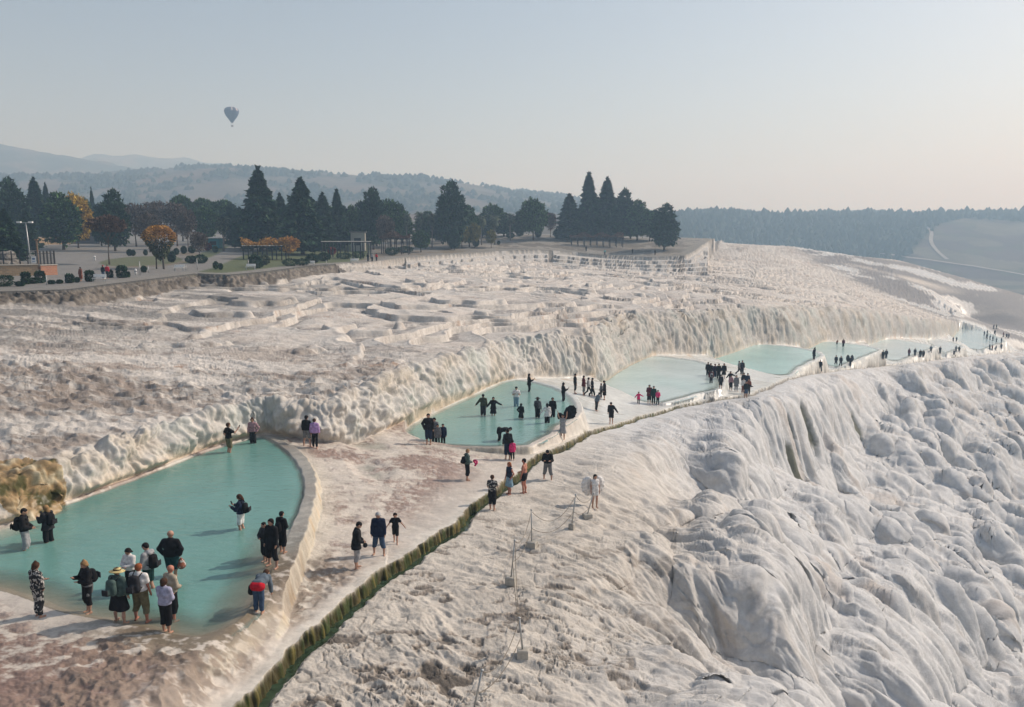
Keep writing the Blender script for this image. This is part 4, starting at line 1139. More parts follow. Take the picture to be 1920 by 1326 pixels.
def place_tree(key, px, top_py, hw_px, Y, label, group=None, rz=None):
    x, y = xy_at(px, Y); z = gz(x, y); h = top_z(top_py, Y) - z; w = hw_px / F_PX * Y
    p = PROTO[key]; root, h0, w0, used = p
    s3 = (w / w0, w / w0, h / h0)
    if not used:
        root.location = (x, y, z); root.scale = s3; root.rotation_euler = (0, 0, rng.uniform(0, 6))
        root['label'] = label
        if group: root['group'] = group
        p[3] = True
    else: dup(root, (x, y, z), rng.uniform(0, 6), s3, label, group)
def proto(key, kind, mat, h, w, th, seed, **k): PROTO[key] = [make_tree(kind, LM[mat], h, w, th, seed, **k), h, w, False]
proto('conifer', 'conifer', 'dark', 18, 4.6, .8, 1)
proto('conifer_b', 'conifer', 'dark', 17, 4.8, 1.0, 2, leaf=.85)
proto('spire', 'spire', 'dark', 20, 3.0, 1.0, 3)
proto('broad', 'broad', 'dark', 13, 4.5, 1.2, 4)
proto('broad_b', 'broad', 'green', 13, 4.5, 1.5, 5)
proto('round', 'round', 'green', 11, 4.5, 2.0, 6)
proto('umbrella', 'umbrella', 'green', 12, 4.5, 4, 7)
proto('yellow', 'round', 'yellow', 10, 4, 1.5, 8, name='autumn_tree')
proto('yellowgreen', 'round', 'yellowgreen', 6, 2.4, 1.6, 9, name='autumn_tree')
proto('brown', 'bare', 'brown', 10, 5, 2.4, 10)
proto('rust', 'umbrella', 'rust', 8, 4, 4, 11, name='rust_tree', leaf=.3)
PROTO['palm'] = [make_palm(10, 12), 10, 4.0, False]
TREES = [
 ('broad',25,338,34,195,'tall dark conifer with ragged flat branches at the left edge of the park'),
 ('spire',72,341,20,210,'slim dark conifer second from the left edge above the stone wall'),
 ('spire',93,350,10,240,'thin pointed conifer just left of the yellow tree'),
 ('conifer_b',12,398,30,128,'low dark spreading conifer behind the black fence at the left edge'),
 ('broad_b',118,364,38,180,'wide dark green tree with a yellow tree at its right shoulder'),
 ('yellow',146,362,28,188,'bright yellow autumn tree among dark evergreens'),
 ('round',162,372,14,230,'dark green crown showing behind the yellow tree'),
 ('spire',178,358,6,250,'tiny spire of a conifer poking up right of the yellow tree'),
 ('broad',215,359,30,178,'dark dense conifer standing between the yellow tree and the brown bare trees'),
 ('conifer',52,398,20,170,'dark conifer behind the street lamp'),
 ('rust',202,402,34,132,'small rust-leaved tree with a bare straight trunk in the planted island'),
 ('brown',255,380,30,200,'brown leafless tree, leftmost of the bare clump behind the car park'),
 ('brown',292,375,32,215,'brown bare tree in the middle of the bare clump behind the car park'),
 ('brown',332,378,32,205,'brown bare tree at the right of the bare clump, below the umbrella pines'),
 ('brown',280,398,26,175,'pale twiggy bare tree in front of the brown clump'),
 ('umbrella',343,364,22,240,'rounded umbrella pine, leftmost of the pine canopy left of the tall conifer'),
 ('umbrella',385,371,28,240,'umbrella pine in the middle of the pine canopy left of the tall conifer'),
 ('umbrella',420,374,28,245,'umbrella pine at the right end of the pine canopy left of the tall conifer'),
 ('round',388,388,26,215,'round green tree under the umbrella pines'),
 ('brown',352,392,22,190,'grey-brown tree left of the round green one under the pines'),
 ('palm',418,388,24,186,'stout palm with a shaggy head standing alone beside the path'),
 ('conifer',489,320,40,190,'tallest conifer of the park, with a jagged pointed top'),
 ('conifer_b',452,392,22,200,'dark shrubby conifer against the left side of the tallest one'),
 ('conifer',528,368,24,200,'dark conifer wedged between the two biggest conifers'),
 ('conifer_b',567,341,42,182,'second big conifer with several peaks, right of the tallest one'),
 ('spire',607,368,20,200,'dark conifer at the right shoulder of the second big one'),
 ('spire',634,362,15,205,'slim conifer standing apart right of the second big one'),
 ('broad_b',660,388,20,215,'dark green tree behind the white pergola'),
 ('broad',700,356,28,212,'dark conifer with a knobbed top in front of a round crown'),
 ('round',733,374,30,225,'round green crown leaning out right of the knobbed conifer'),
 ('brown',722,402,20,205,'bare brown tree in front of the round crown'),
 ('palm',763,382,14,222,'feathery palm, leftmost of the row of palms'),
 ('palm',787,378,16,225,'tallest palm of the row, second from the left'),
 ('palm',810,382,15,228,'palm of the row that touches the big rounded cypress'),
 ('palm',742,388,14,235,'palm half hidden behind the bare brown tree'),
 ('broad',847,344,34,225,'big rounded cypress with a spike on top, right of the palms'),
 ('broad_b',880,388,20,232,'low green tree against the right side of the rounded cypress'),
 ('palm',903,388,16,238,'palm right of the rounded cypress, first of two'),
 ('round',925,383,24,262,'dark flat crown behind the two right-hand palms'),
 ('palm',928,388,18,240,'palm right of the rounded cypress, second of two'),
 ('palm',957,387,16,250,'short palm left of the lone round green tree'),
 ('round',1000,372,27,252,'lone round green tree with a domed top'),
 ('brown',1032,397,14,262,'small pale pinkish bare tree right of the lone round tree'),
 ('spire',1067,369,21,258,'leftmost conifer of the group at the end of the promenade'),
 ('spire',1103,331,19,262,'tallest slender cypress of the group at the end of the promenade'),
 ('spire',1137,340,21,264,'second tallest cypress, right beside the slender one'),
 ('broad',1120,372,18,275,'dark foliage between the two tallest cypresses'),
 ('broad',1168,357,24,270,'dark tree with a small pointed top right of the two tall cypresses'),
 ('broad_b',1195,378,26,266,'broad dark tree sloping down right of the pointed one'),
 ('round',1218,394,20,262,'low dark crown filling the gap before the last tree'),
 ('broad',1246,385,28,242,'last broad pine at the right end of the tree line'),
 ('yellowgreen',866,420,15,228,'small yellow-green tree, left one of the pair before the cypress'),
 ('yellowgreen',889,418,13,230,'small yellow-green tree, right one of the pair before the cypress'),
 ('yellowgreen',921,431,11,232,'little brownish tree on a thin stem right of the yellow-green pair'),
 ('round',789,432,20,208,'round dark bushy tree beside the pergola with red leaves'),
 ('broad',852,432,12,222,'dark bush at the foot of the rounded cypress'),
 ('broad_b',42,385,26,215,'dark evergreen mass between the first two left conifers'),('broad_b',100,382,24,225,'dark evergreen behind the thin pointed conifer'),('broad',190,385,20,200,'dark evergreen mass right behind the rust-leaved tree'),('broad',440,386,24,225,'dark round evergreen behind the stout palm'),('broad_b',470,390,24,215,'dark evergreen filling the gap left of the tallest conifer'),('broad',545,385,26,225,'dark evergreen behind the gap of the two biggest conifers'),('broad',592,380,24,225,'dark evergreen behind the right flank of the second big conifer'),('broad_b',620,388,22,225,'dark evergreen between the two slim conifers'),('broad',645,388,22,228,'dark evergreen right of the slim conifer standing apart'),('broad',680,380,24,232,'dark evergreen left of the knobbed conifer'),('broad_b',755,396,24,240,'green mass behind the leftmost palms'),('broad_b',800,398,26,245,'green mass behind the tallest palm'),('broad',828,392,20,240,'dark mass left of the rounded cypress'),('broad_b',870,396,22,250,'dark mass right behind the rounded cypress'),('broad',905,402,24,258,'dark mass under the flat crown'),('broad_b',945,400,26,262,'dark mass left of the lone round tree'),('broad_b',975,398,20,265,'green mass touching the lone round tree'),('broad',1085,392,20,272,'dark mass behind the leftmost end conifer'),('broad',1152,385,20,275,'dark mass between the second cypress and the pointed tree'),('broad',1182,392,24,276,'dark mass behind the sloping broad tree'),('broad',1230,395,22,268,'dark mass behind the last broad pine'),
 ('brown',372,434,18,155,'low bare reddish tree in the flower beds by the path'),
]
for t in TREES: place_tree(*t[:5], t[5])
# the three-stemmed yellow tree by the promenade
x, y = xy_at(299, 123); z = gz(x, y); r_ = thing('autumn_tree', (x, y, z), 'golden round-headed tree on three thin stems beside the lawn', 'tree')
rs = np.random.RandomState(33)
H = top_z(423, 123) - z; n = 4200
d = rs.normal(0, 1, (n, 3)); d /= np.linalg.norm(d, axis=1, keepdims=True)
rad = .72 + .28 * rs.rand(n) ** .6
P = d * rad[:, None] * np.array([2.45, 2.45, 1.9]); lo = P[:, 2] < 0; P[lo, 2] *= 1.75; P[lo, :2] *= np.clip(1 + P[lo, 2] * .20, .1, 1)[:, None]
P[:, 2] += H - 1.9
P[:, :2] += .12 * np.sin(P * 3)[:, :2]
up_ = P[:, 2] > H - 2.3 + .5 * rs.normal(0, 1, n)
V, F = leaves(P, d, .26, rs); mi = np.where(up_, 0, 1)
part('crown', V, F, None, r_, False, mats=[LM['orange'], LM['olive']], mi=mi)
for k, (dx, dy) in enumerate(((-.75, 0), (.15, .4), (.55, -.3))):
    tb = MB(); tb.tube([(dx, dy, -.3), (dx * .9, dy, H * .3), (dx * .6, dy * .5, H * .72)], [.11, .09, .06], 7); tb.out('trunk', m_bark, r_, True)

def bush(name, px, py, hpx, wpx, mat, label, group, D=5.55, square=False, seed=0):
    h0 = hit(px, py, 60, 400); x, y, z = h0; Y = y; h = hpx / F_PX * Y; w = wpx / 2 / F_PX * Y
    rs = np.random.RandomState(seed + int(px)); n = 900
    d = rs.normal(0, 1, (n, 3)); d /= np.linalg.norm(d, axis=1, keepdims=True)
    if square: d = np.sign(d) * np.abs(d) ** .75; d /= np.maximum(np.abs(d).max(axis=1, keepdims=True), .9)
    P = d * (.45 + .55 * rs.rand(n) ** .5)[:, None] * np.array([w, w, h * .5]) + np.array([0, 0, h * .52])
    P[:, 2] = np.maximum(P[:, 2], 0.02)
    V, F = leaves(P, d, max(.11, h * .13), rs)
    root = thing(name, (x, y, z), label, 'shrub', group)
    part('foliage', V, F, mat, root, False)
    tb = MB(); tb.tube([(0, 0, -.2), (0, 0, h * .6)], [.05, .03], 6); tb.out('stem', m_bark, root, True)
G1 = 'clipped shrubs along the promenade'
for i, (px, py, h, w, sq, lab) in enumerate([
  (7,537,20,30,1,'broad clipped shrub at the left edge of the promenade'),(38,537,9,17,0,'low round shrub between the left-edge shrub and the column shrub'),
  (49,533,22,13,1,'upright column shrub, first from the left on the promenade'),(64,532,11,19,0,'low round shrub between the first two column shrubs'),
  (76,531,22,14,1,'upright column shrub below the end of the brick wall'),(97,533,7,13,0,'small ball shrub right of the column shrub below the wall end'),
  (112,532,7,11,0,'smaller ball shrub left of the tall shrub pair'),(131,531,17,13,1,'boxy shrub left of the red-dressed visitor'),
  (145,530,10,9,0,'small ball shrub beside the red-dressed visitor'),(169,528,20,14,1,'tall clipped shrub right of the red-dressed visitor'),
  (206,521,14,11,1,'clipped shrub right behind the visitor in the red cap'),(229,521,22,16,1,'tall boxy shrub standing alone right of the visitor in the red cap'),
  (240,520,10,7,1,'tiny shrub at the foot of the tall boxy one'),(270,511,12,11,0,'rounded green shrub beside the golden tree stems')]):
    bush('clipped_shrub', px, py, h, w, LM['dark'], lab, G1, square=bool(sq), seed=i)
G2 = 'shrubs of the garden'
for i, (px, py, h, w, mt, lab) in enumerate([
  (243,480,12,9,'dark','pom-pom shrub, left of two in the planted island'),(250,480,11,8,'dark','pom-pom shrub, right of two in the planted island'),(273,479,10,7,'dark','little pom-pom shrub on its own right of the island pair'),
  (322,492,20,14,'dark','lollipop shrub right of the golden tree'),(331,478,12,9,'dark','clipped shrub behind the lollipop one'),(345,476,14,10,'dark','clipped shrub third along the path edge'),(360,475,13,12,'dark','clipped shrub fourth along the path edge'),(404,474,12,10,'dark','square shrub left of the stout palm'),
  (358,494,14,20,'dark','dark mounded shrub on the lawn, left half of the long mound'),(376,494,16,26,'dark','dark mounded shrub on the lawn, right half of the long mound'),
  (405,505,14,10,'green','small double shrub on the lawn, left stem'),(414,506,12,8,'green','small double shrub on the lawn, right stem'),
  (478,501,22,24,'dark','bushy shrub in front of the first pergola'),(496,497,18,22,'olive','lighter shrub right behind the bushy one'),(484,503,12,20,'dark','low shrub at the foot of the bushy one'),
  (545,499,14,32,'dark','low dark hedge, left piece'),(568,498,13,26,'dark','low dark hedge, middle piece'),(586,494,18,24,'dark','rounded hedge shrub, tallest of the low row'),(608,490,16,24,'dark','hedge shrub at the right of the low row'),
  (645,486,12,30,'dark','flat shrub left of the walking couple'),(672,484,12,24,'green','flat shrub beside the walking couple'),(735,479,14,26,'dark','low hedge right of the walking couple'),(760,474,12,30,'dark','long low hedge below the red-leaved pergola'),
  (892,463,17,12,'dark','dark egg-shaped shrub below the yellow-green pair'),(935,459,7,6,'dark','tiny shrub on the open terraces'),
  (975,443,10,14,'dark','clipped ball shrub, left of two before the lone round tree'),(1009,445,13,12,'dark','clipped ball shrub, right of two before the lone round tree'),(957,447,10,16,'dark','low shrub left of the ball shrubs'),
  (1048,447,18,22,'dark','dark rounded shrub left of the end-of-promenade conifers'),(1080,448,14,30,'dark','low shrub under the leftmost end conifer'),
  (585,470,10,10,'red','small red-leaved shrub left of the white pergola'),(622,478,14,16,'red','dark red shrub before the white pergola'),(390,470,14,14,'red','dull red shrub beside the bare reddish tree')]):
    bush('garden_shrub', px, py, h, w, LM[mt], lab, G2, seed=50 + i)
# ---------------------------------------------------------------- park furniture
m_dark = simple_mat('dark_paint', (0.03, 0.032, 0.035), 0.5, 0.2)
m_white = simple_mat('white_paint', (0.75, 0.75, 0.73), 0.6, 0.08)
m_steel = simple_mat('galvanised_steel', (0.42, 0.43, 0.43), 0.45, 0.12, metal=0.6)
m_conc = simple_mat('grey_concrete', (0.42, 0.39, 0.34), 0.9, 0.15, 6, 0.3)
m_rope = simple_mat('rope', (0.20, 0.17, 0.13), 0.9, 0.2)
m_wood = simple_mat('weathered_wood', (0.20, 0.13, 0.08), 0.8, 0.25)
def brick_mat(name, c1, c2, mortar, sx):
    m, nt, b, out = new_mat(name); tc = nt.nodes.new('ShaderNodeTexCoord'); mp = nt.nodes.new('ShaderNodeMapping')
    nt.links.new(tc.outputs['UV'], mp.inputs[0]); br = nt.nodes.new('ShaderNodeTexBrick'); nt.links.new(mp.outputs[0], br.inputs[0])
    br.inputs['Color1'].default_value = (*c1, 1); br.inputs['Color2'].default_value = (*c2, 1); br.inputs['Mortar'].default_value = (*mortar, 1)
    br.inputs['Scale'].default_value = 1.0; br.inputs['Brick Width'].default_value = sx; br.inputs['Row Height'].default_value = .22; br.inputs['Mortar Size'].default_value = .02
    nt.links.new(br.outputs[0], b.inputs['Base Color']); b.inputs['Roughness'].default_value = .9
    return m
m_stone = brick_mat('stone_wall', (0.36, 0.24, 0.13), (0.24, 0.17, 0.10), (0.30, 0.25, 0.19), .5)
m_brick = brick_mat('red_stone_wall', (0.40, 0.17, 0.09), (0.30, 0.13, 0.08), (0.34, 0.24, 0.18), .4)
def wall_run(name, pA, pB, z0, h, th, mat, capm, label, cat='wall'):
    A = Vector((pA[0], pA[1], 0)); B = Vector((pB[0], pB[1], 0)); L = (B - A).length; d = (B - A) / L
    root = thing(name, (A.x, A.y, z0), label, cat, rz=math.atan2(d.y, d.x))
    o = MB().box((L / 2, 0, h / 2 - .3), (L, th, h + .6)).out('wall_body', mat, root)
    uv = o.data.uv_layers.new(name='UVMap')
    for lp in o.data.loops:
        v = o.data.vertices[lp.vertex_index].co; uv.data[lp.index].uv = (v.x, v.z)
    MB().box((L / 2, 0, h + .06), (L + .2, th + .16, .12), bev=.02).out('coping', capm, root)
    return root
pW = [xy_at(-60, 100), xy_at(66, 104), xy_at(101, 106)]
zW = gz(*pW[1])
wall_run('stone_wall', pW[0], pW[1], zW, 1.35, .4, m_stone, m_conc, 'low yellow stone wall with a pale coping under the black fence')
wall_run('brick_wall', (pW[1][0] + .25, pW[1][1] + .05), pW[2], zW - .05, 1.3, .4, m_brick, m_conc, 'short reddish brick wall that ends the stone wall beside the lawn')
def fence(px0, Y0, px1, Y1, n, h, label, zb):
    A = Vector((*xy_at(px0, Y0), zb)); B = Vector((*xy_at(px1, Y1), zb)); d = B - A; L = d.length; d.normalize()
    root = thing('metal_fence', A, label, 'fence', rz=math.atan2(d.y, d.x))
    rails = MB(); rails.box((L / 2, 0, .18), (L, .05, .06)); rails.box((L / 2, 0, h - .2), (L, .05, .06)); rails.box((L / 2, 0, h * .55), (L, .03, .03))
    k = 0
    while k * .14 < L: rails.box((k * .14, 0, h / 2), (.022, .022, h - .1)); k += 1
    rails.out('railing', m_dark, root)
    for i in range(n + 1): MB().box((L * i / n, 0, h / 2 + .05), (.14, .14, h + .25), bev=.02).out('post', m_dark, root)
    return root
fence(-60, 101.5, 64, 105.0, 8, 1.75, 'black metal fence standing behind the yellow stone wall', zW + 1.2)
fence(66, 105.4, 99, 107.5, 5, 1.75, 'short black metal fence above the brick wall, beside the car park', zW + 1.2)
s_ = thing('notice_board', (*xy_at(60, 104.2), zW + 1.5), 'small white notice hung on the black fence', 'sign')
MB().box((0, 0, .5), (.62, .03, .9), bev=.005).out('panel', m_white, s_)
MB().box((0, -.024, .62), (.36, .012, .22)).box((0, -.024, .30), (.40, .012, .08)).out('pictogram', simple_mat('notice_blue', (.12, .2, .35), .6), s_)
# stacked boulders at the left edge
def rock(name, loc, r, label, seed, mat=None, sq=(1, 1, .7)):
    rs = np.random.RandomState(seed); bm = bmesh.new(); bmesh.ops.create_icosphere(bm, subdivisions=3, radius=1)
    V = np.array([v.co[:] for v in bm.verts]); F = np.array([[v.index for v in f.verts] for f in bm.faces]); bm.free()
    n = fbm3(V[:, 0] * 1.3 + seed, V[:, 1] * 1.3, V[:, 2] * 1.3, 3, seed)
    V = V * (1 + .35 * n)[:, None] * np.array(sq) * r
    V[:, 2] += r * sq[2] * .4
    o = part(name, V, F, mat or m_rock, None, False); o.location = loc; tag(o, label, 'rock', 'grey boulders by the fence'); return o
m_rock = simple_mat('grey_boulder', (0.22, 0.20, 0.175), .95, .4, 2)
for i, (px, dz, r, lab) in enumerate(((4, 0, 1.9, 'grey boulder at the very left edge behind the fence'), (20, 0, 1.6, 'grey boulder right of the left-edge boulder, behind the fence'), (11, 1.6, 1.2, 'smaller boulder lying on top of the two behind the fence'))):
    x, y = xy_at(px, 113); rock('boulder', (x, y, gz(x, y) + dz), r, lab, 7 + i)
# street lamp
x, y = xy_at(53, 112); z = gz(x, y); H = top_z(418, 112) - z
r_ = thing('street_lamp', (x, y, z), 'tall pale street lamp with two flood heads above the fence', 'street lamp')
MB().tube([(0, 0, -.2), (0, 0, H * .5), (-.15, 0, H)], [.11, .09, .06], 8).out('pole', m_steel, r_, True)
MB().box((-.2, 0, H + .02), (1.5, .08, .08)).out('crossbar', m_steel, r_)
for sx in (-1, 1):
    f = MB(); f.box((-.2 + sx * .8, -.1, H + .08), (.55, .35, .22), bev=.03); f.out('lamp_head', m_white, r_)
x, y = xy_at(68, 116); z = gz(x, y)
r_ = thing('timber_post', (x, y, z), 'bare brown post standing behind the fence right of the lamp', 'post')
MB().tube([(0, 0, -.2), (0, 0, 4.2)], [.16, .12], 8).box((0, 0, 4.3), (.5, .3, .2), bev=.03).out('shaft', m_wood, r_)
# low wall behind the car park
a_ = xy_at(60, 200); b_ = xy_at(215, 225)
wall_run('garden_wall', a_, b_, gz(*b_) - .5, 1.9, .5, m_stone, m_conc, 'long pale stone wall at the back of the car park under the trees')
# bollards and rope posts of the promenade
def bollard(px, py, hpx, label):
    X = hit(px, py, 60, 300); h = hpx / F_PX * X[1]
    r = thing('white_bollard', X, label, 'bollard', 'white bollards')
    MB().lathe([(.16, -.1), (.16, h * .8), (.12, h * .93), (.05, h), (0, h)], n=10).out('shaft', m_white, r, True)
    MB().lathe([(.168, h * .55), (.168, h * .68)], n=10).out('band', m_dark, r, True)
bollard(178, 489, 9, 'white bollard at the tip of the planted island'); bollard(255, 516, 12, 'white bollard between the boxy shrub and the golden tree')
G3 = 'thin rope posts along the promenade'
for i, (px, py, hh, lab) in enumerate([(88,535,17,'between the column shrub and the ball shrub'),(123,531,17,'left of the boxy shrub'),(263,516,24,'right of the white bollard'),(279,512,12,'just left of the golden tree stems'),(349,508,10,'at the end of the rocky bank'),(370,506,20,'on the lawn edge below the path'),(466,504,16,'in front of the first pergola'),(612,498,9,'where the rocky bank turns'),(672,493,8,'left of the walking couple')]):
    X = hit(px, py, 60, 300); h = hh / F_PX * X[1]
    r = thing('promenade_post', X, 'thin grey metal post ' + lab, 'post', G3)
    MB().tube([(0, 0, -.1), (0, 0, h)], [.055, .045], 6).out('rod', m_steel, r, True)
    MB().lathe([(.08, h), (.09, h + .05), (.0, h + .1)], n=8).out('cap', m_steel, r, True)
def bench(px, py, label):
    X = hit(px, py, 60, 300); r = thing('park_bench', X, label, 'bench', 'white benches on the promenade edge')
    MB().box((0, 0, .45), (1.5, .45, .07), bev=.01).out('seat', m_white, r); MB().box((0, .24, .75), (1.5, .05, .35), bev=.01).out('backrest', m_white, r)
    for sx in (-1, 1):
        for sy in (-1, 1): MB().box((sx * .65, sy * .17, .2), (.07, .07, .42)).out('leg', m_steel, r)
bench(186, 529, 'white bench left of the visitor in the red cap'); bench(336, 508, 'white bench at the start of the lawn edge'); bench(582, 499, 'white bench where the rocky bank turns'); bench(470, 506, 'white bench below the first pergola'); bench(664, 494, 'white bench left of the walking couple')
def pergola(px0, px1, Y, top, bays, mat, roofc, label, leafm=None, dy=3.0):
    A = xy_at(px0, Y); B = xy_at(px1, Y); z = gz((A[0] + B[0]) / 2, Y); L = B[0] - A[0]; h = top_z(top, Y) - z
    r = thing('pergola', (A[0], Y, z), label, 'pergola')
    for i in range(bays + 1):
        for yy in (0, dy): MB().box((L * i / bays, yy, h / 2 - .2), (.2, .2, h + .4)).out('post', mat, r)
    bm_ = MB(); bm_.box((L / 2, 0, h + .08), (L + .8, .16, .18)); bm_.box((L / 2, dy, h + .08), (L + .8, .16, .18)); bm_.out('beam', mat, r)
    sl = MB(); n = int(L / .7)
    for i in range(n + 1): sl.box((L * i / n, dy / 2, h + .24), (.1, dy + 1.0, .14))
    sl.out('slats', roofc, r)
    if leafm:
        rs = np.random.RandomState(int(px0)); n = 1500; P = np.stack([rs.uniform(-.5, L + .3, n), rs.uniform(-.4, dy + .4, n), h + .3 + np.abs(rs.normal(0, .45, n)) * (1 + np.sin(rs.uniform(0, 6)))], 1)
        P[:, 2] = h + .25 + rs.rand(n) * (.5 + .6 * (1 + np.sin(P[:, 0] * 1.1 + px0)))
        V, F = leaves(P, rs.normal(0, 1, (n, 3)), .3, rs)
        c = part('climbing_plant', V, F, leafm, None, False); c.location = r.location
        tag(c, CLIMB[label], 'plant')
CLIMB = {'dark pergola on the lawn left of the second big conifer': 'orange autumn climber heaped over the dark pergola roof on the lawn',
         'dark pergola half hidden by red leaves below the row of palms': 'dull red climber spread over the pergola below the row of palms',
         'long slim-posted pergola on the terraces before the end conifers': 'dark red creeper along the top of the long pergola on the terraces'}
pergola(455, 527, 158, 463, 4, m_dark, m_white, 'dark pergola on the lawn left of the second big conifer', LM['orange'])
pergola(603, 690, 172, 455, 6, m_dark, m_steel, 'long pergola with white roof slats right of the second big conifer')
pergola(715, 765, 196, 449, 4, m_dark, m_dark, 'dark pergola half hidden by red leaves below the row of palms', LM['rust'])
pergola(1072, 1168, 247, 447, 8, m_dark, m_dark, 'long slim-posted pergola on the terraces before the end conifers', LM['rust'], 2.5)
x, y = xy_at(540, 160); z = gz(x, y)
t_ = make_tree('bare', LM['orange'], 4.6, 2.4, 1.4, 77, leaf=.35, name='autumn_tree'); t_.location = (x, y, z); t_['label'] = 'small feathery orange tree right of the dark pergola'
# kiosk roofs far back in the trees
def kiosk(px, Y, w, h, body, roof, label):
    x, y = xy_at(px, Y); z = gz(x, y); r = thing('kiosk', (x, y, z), label, 'kiosk')
    MB().box((0, 0, h / 2), (w, w * .7, h)).out('wall', body, r); MB().box((0, 0, h + .12), (w + .6, w * .7 + .6, .22), bev=.05).out('roof', roof, r)
    MB().box((0, -w * .35 - .03, h * .5), (w * .5, .05, h * .4)).out('window', m_dark, r)
kiosk(402, 200, 3.2, 2.4, simple_mat('teal_panel', (.03, .22, .24), .5), m_white, 'small teal kiosk between the bare trees and the palm')
kiosk(672, 205, 3.4, 4.6, simple_mat('cream_render', (.40, .38, .33), .8), simple_mat('grey_roof', (.2, .19, .18), .8), 'cream building half hidden by trees above the white pergola')
kiosk(165, 215, 8, 2.6, simple_mat('grey_render', (.16, .16, .16), .8), m_dark, 'low grey building under the trees behind the car park')

# ---------------------------------------------------------------- rope posts on the white slope
G4 = 'metal posts with concrete feet on the white slope'
POSTS = []
for i, (bx, by, tx, ty, lab) in enumerate([(888,1345,906,1248,'leaning metal post at the bottom edge of the picture'),(980,1232,973,1153,'metal post on a squat concrete block, second from the bottom'),(958,1094,966,1010,'metal post on a grey block left of the rope line, third from the bottom'),(997,1026,996,954,'upright metal post on a square block, fourth from the bottom'),(1072,992,1079,926,'thin metal post in a small footing, below the white-winged figure'),(1101,973,1113,924,'slanting metal post nearest the white-winged figure')]):
    X = hit(bx, by); h = (by - ty) / F_PX * X[1] * 1.08
    lean = (tx - bx) / F_PX * X[1]
    r = thing('rope_post', X, lab, 'post', G4, rz=rng.uniform(-.5, .5))
    bw = (.42, .34, .36, .42, .24, .40)[i]
    MB().box((0, 0, .10), (bw, bw * .85, .32), bev=.03).out('concrete_foot', m_conc, r)
    rz = r.rotation_euler.z; lx, ly = lean * math.cos(-rz), lean * math.sin(-rz)
    MB().tube([(0, 0, .2), (lx, ly, h)], [.028, .026], 8).out('pole', m_steel, r, True)
    e = MB(); e.lathe([(.045, h * .97), (.045, h * .995)], (lx, ly, 0), 8); e.out('collar', m_steel, r, True)
    POSTS.append((Vector(X) + Vector((lean, 0, h)), Vector(X) + Vector((lean * .45, 0, h * .5))))
def rope(name, A, B, sag, label, r=.011):
    pts = []
    for i in range(13):
        t = i / 12; p = A.lerp(B, t); p.z -= sag * 4 * t * (1 - t); g = gz(p.x, p.y) + .03; p.z = max(p.z, g); pts.append(p)
    o = MB(); o.tube(pts, r, 5); o = part(name, o.V, o.F, m_rope, None, True); tag(o, label, 'rope', 'ropes strung between the slope posts')
nm_ = ['bottom-edge post and the squat-block post', 'squat-block post and the grey-block post', 'grey-block post and the square-block post', 'square-block post and the thin footing post', 'thin footing post and the slanting post']
for i in range(5):
    rope('rope', POSTS[i][0] - Vector((0, 0, .08)), POSTS[i + 1][0] - Vector((0, 0, .08)), (.5, .5, .45, .75, .35)[i], 'upper sagging rope between the ' + nm_[i])
    rope('rope', POSTS[i][1], POSTS[i + 1][1], (.35, .4, .3, .5, .25)[i], 'lower slack rope between the ' + nm_[i])

# ---------------------------------------------------------------- hot air balloon
Yb = 930.0; xb, yb = xy_at(434.5, Yb, 218)[0], Yb; ztop = top_z(200.5, Yb); zbot = top_z(238, Yb)
r_ = thing('hot_air_balloon', (xb, yb, zbot), 'dark blue hot air balloon floating in the hazy sky on the left', 'balloon')
Hh = ztop - zbot; Rb = 13.3 / F_PX * Yb
prof = [(.09, .20), (.16, .225), (.36, .33), (.62, .46), (.83, .58), (.96, .70), (1.0, .78), (.96, .86), (.80, .93), (.55, .975), (.25, .995), (0.001, 1.0)]
n = 48; V = []; F = []
for rr_, zz_ in prof:
    for k in range(n):
        a = 2 * math.pi * k / n; g = 1 - .035 * abs(math.cos(a * 8)); V.append((rr_ * Rb * g * math.cos(a), rr_ * Rb * g * math.sin(a), zz_ * Hh))
for i in range(len(prof) - 1):
    for k in range(n): F.append((i * n + k, i * n + (k + 1) % n, (i + 1) * n + (k + 1) % n, (i + 1) * n + k))
mi = [1 if (f[0] % n) in (38, 39, 44, 45) and f[0] // n > 5 else 0 for f in F]
part('envelope', V, F, None, r_, True, mats=[simple_mat('navy_fabric', (.045, .05, .10), .7, .2, .3), simple_mat('pale_fabric', (.5, .45, .45), .7)], mi=mi)
MB().box((0, 0, .9), (2.2, 1.8, 1.6), bev=.15).out('basket', m_wood, r_)
cb = MB()
for sx in (-1, 1):
    for sy in (-1, 1): cb.tube([(sx * .95, sy * .8, 1.6), (sx * 1.1, sy * 1.0, Hh * .205)], .05, 4)
cb.out('cables', m_dark, r_)
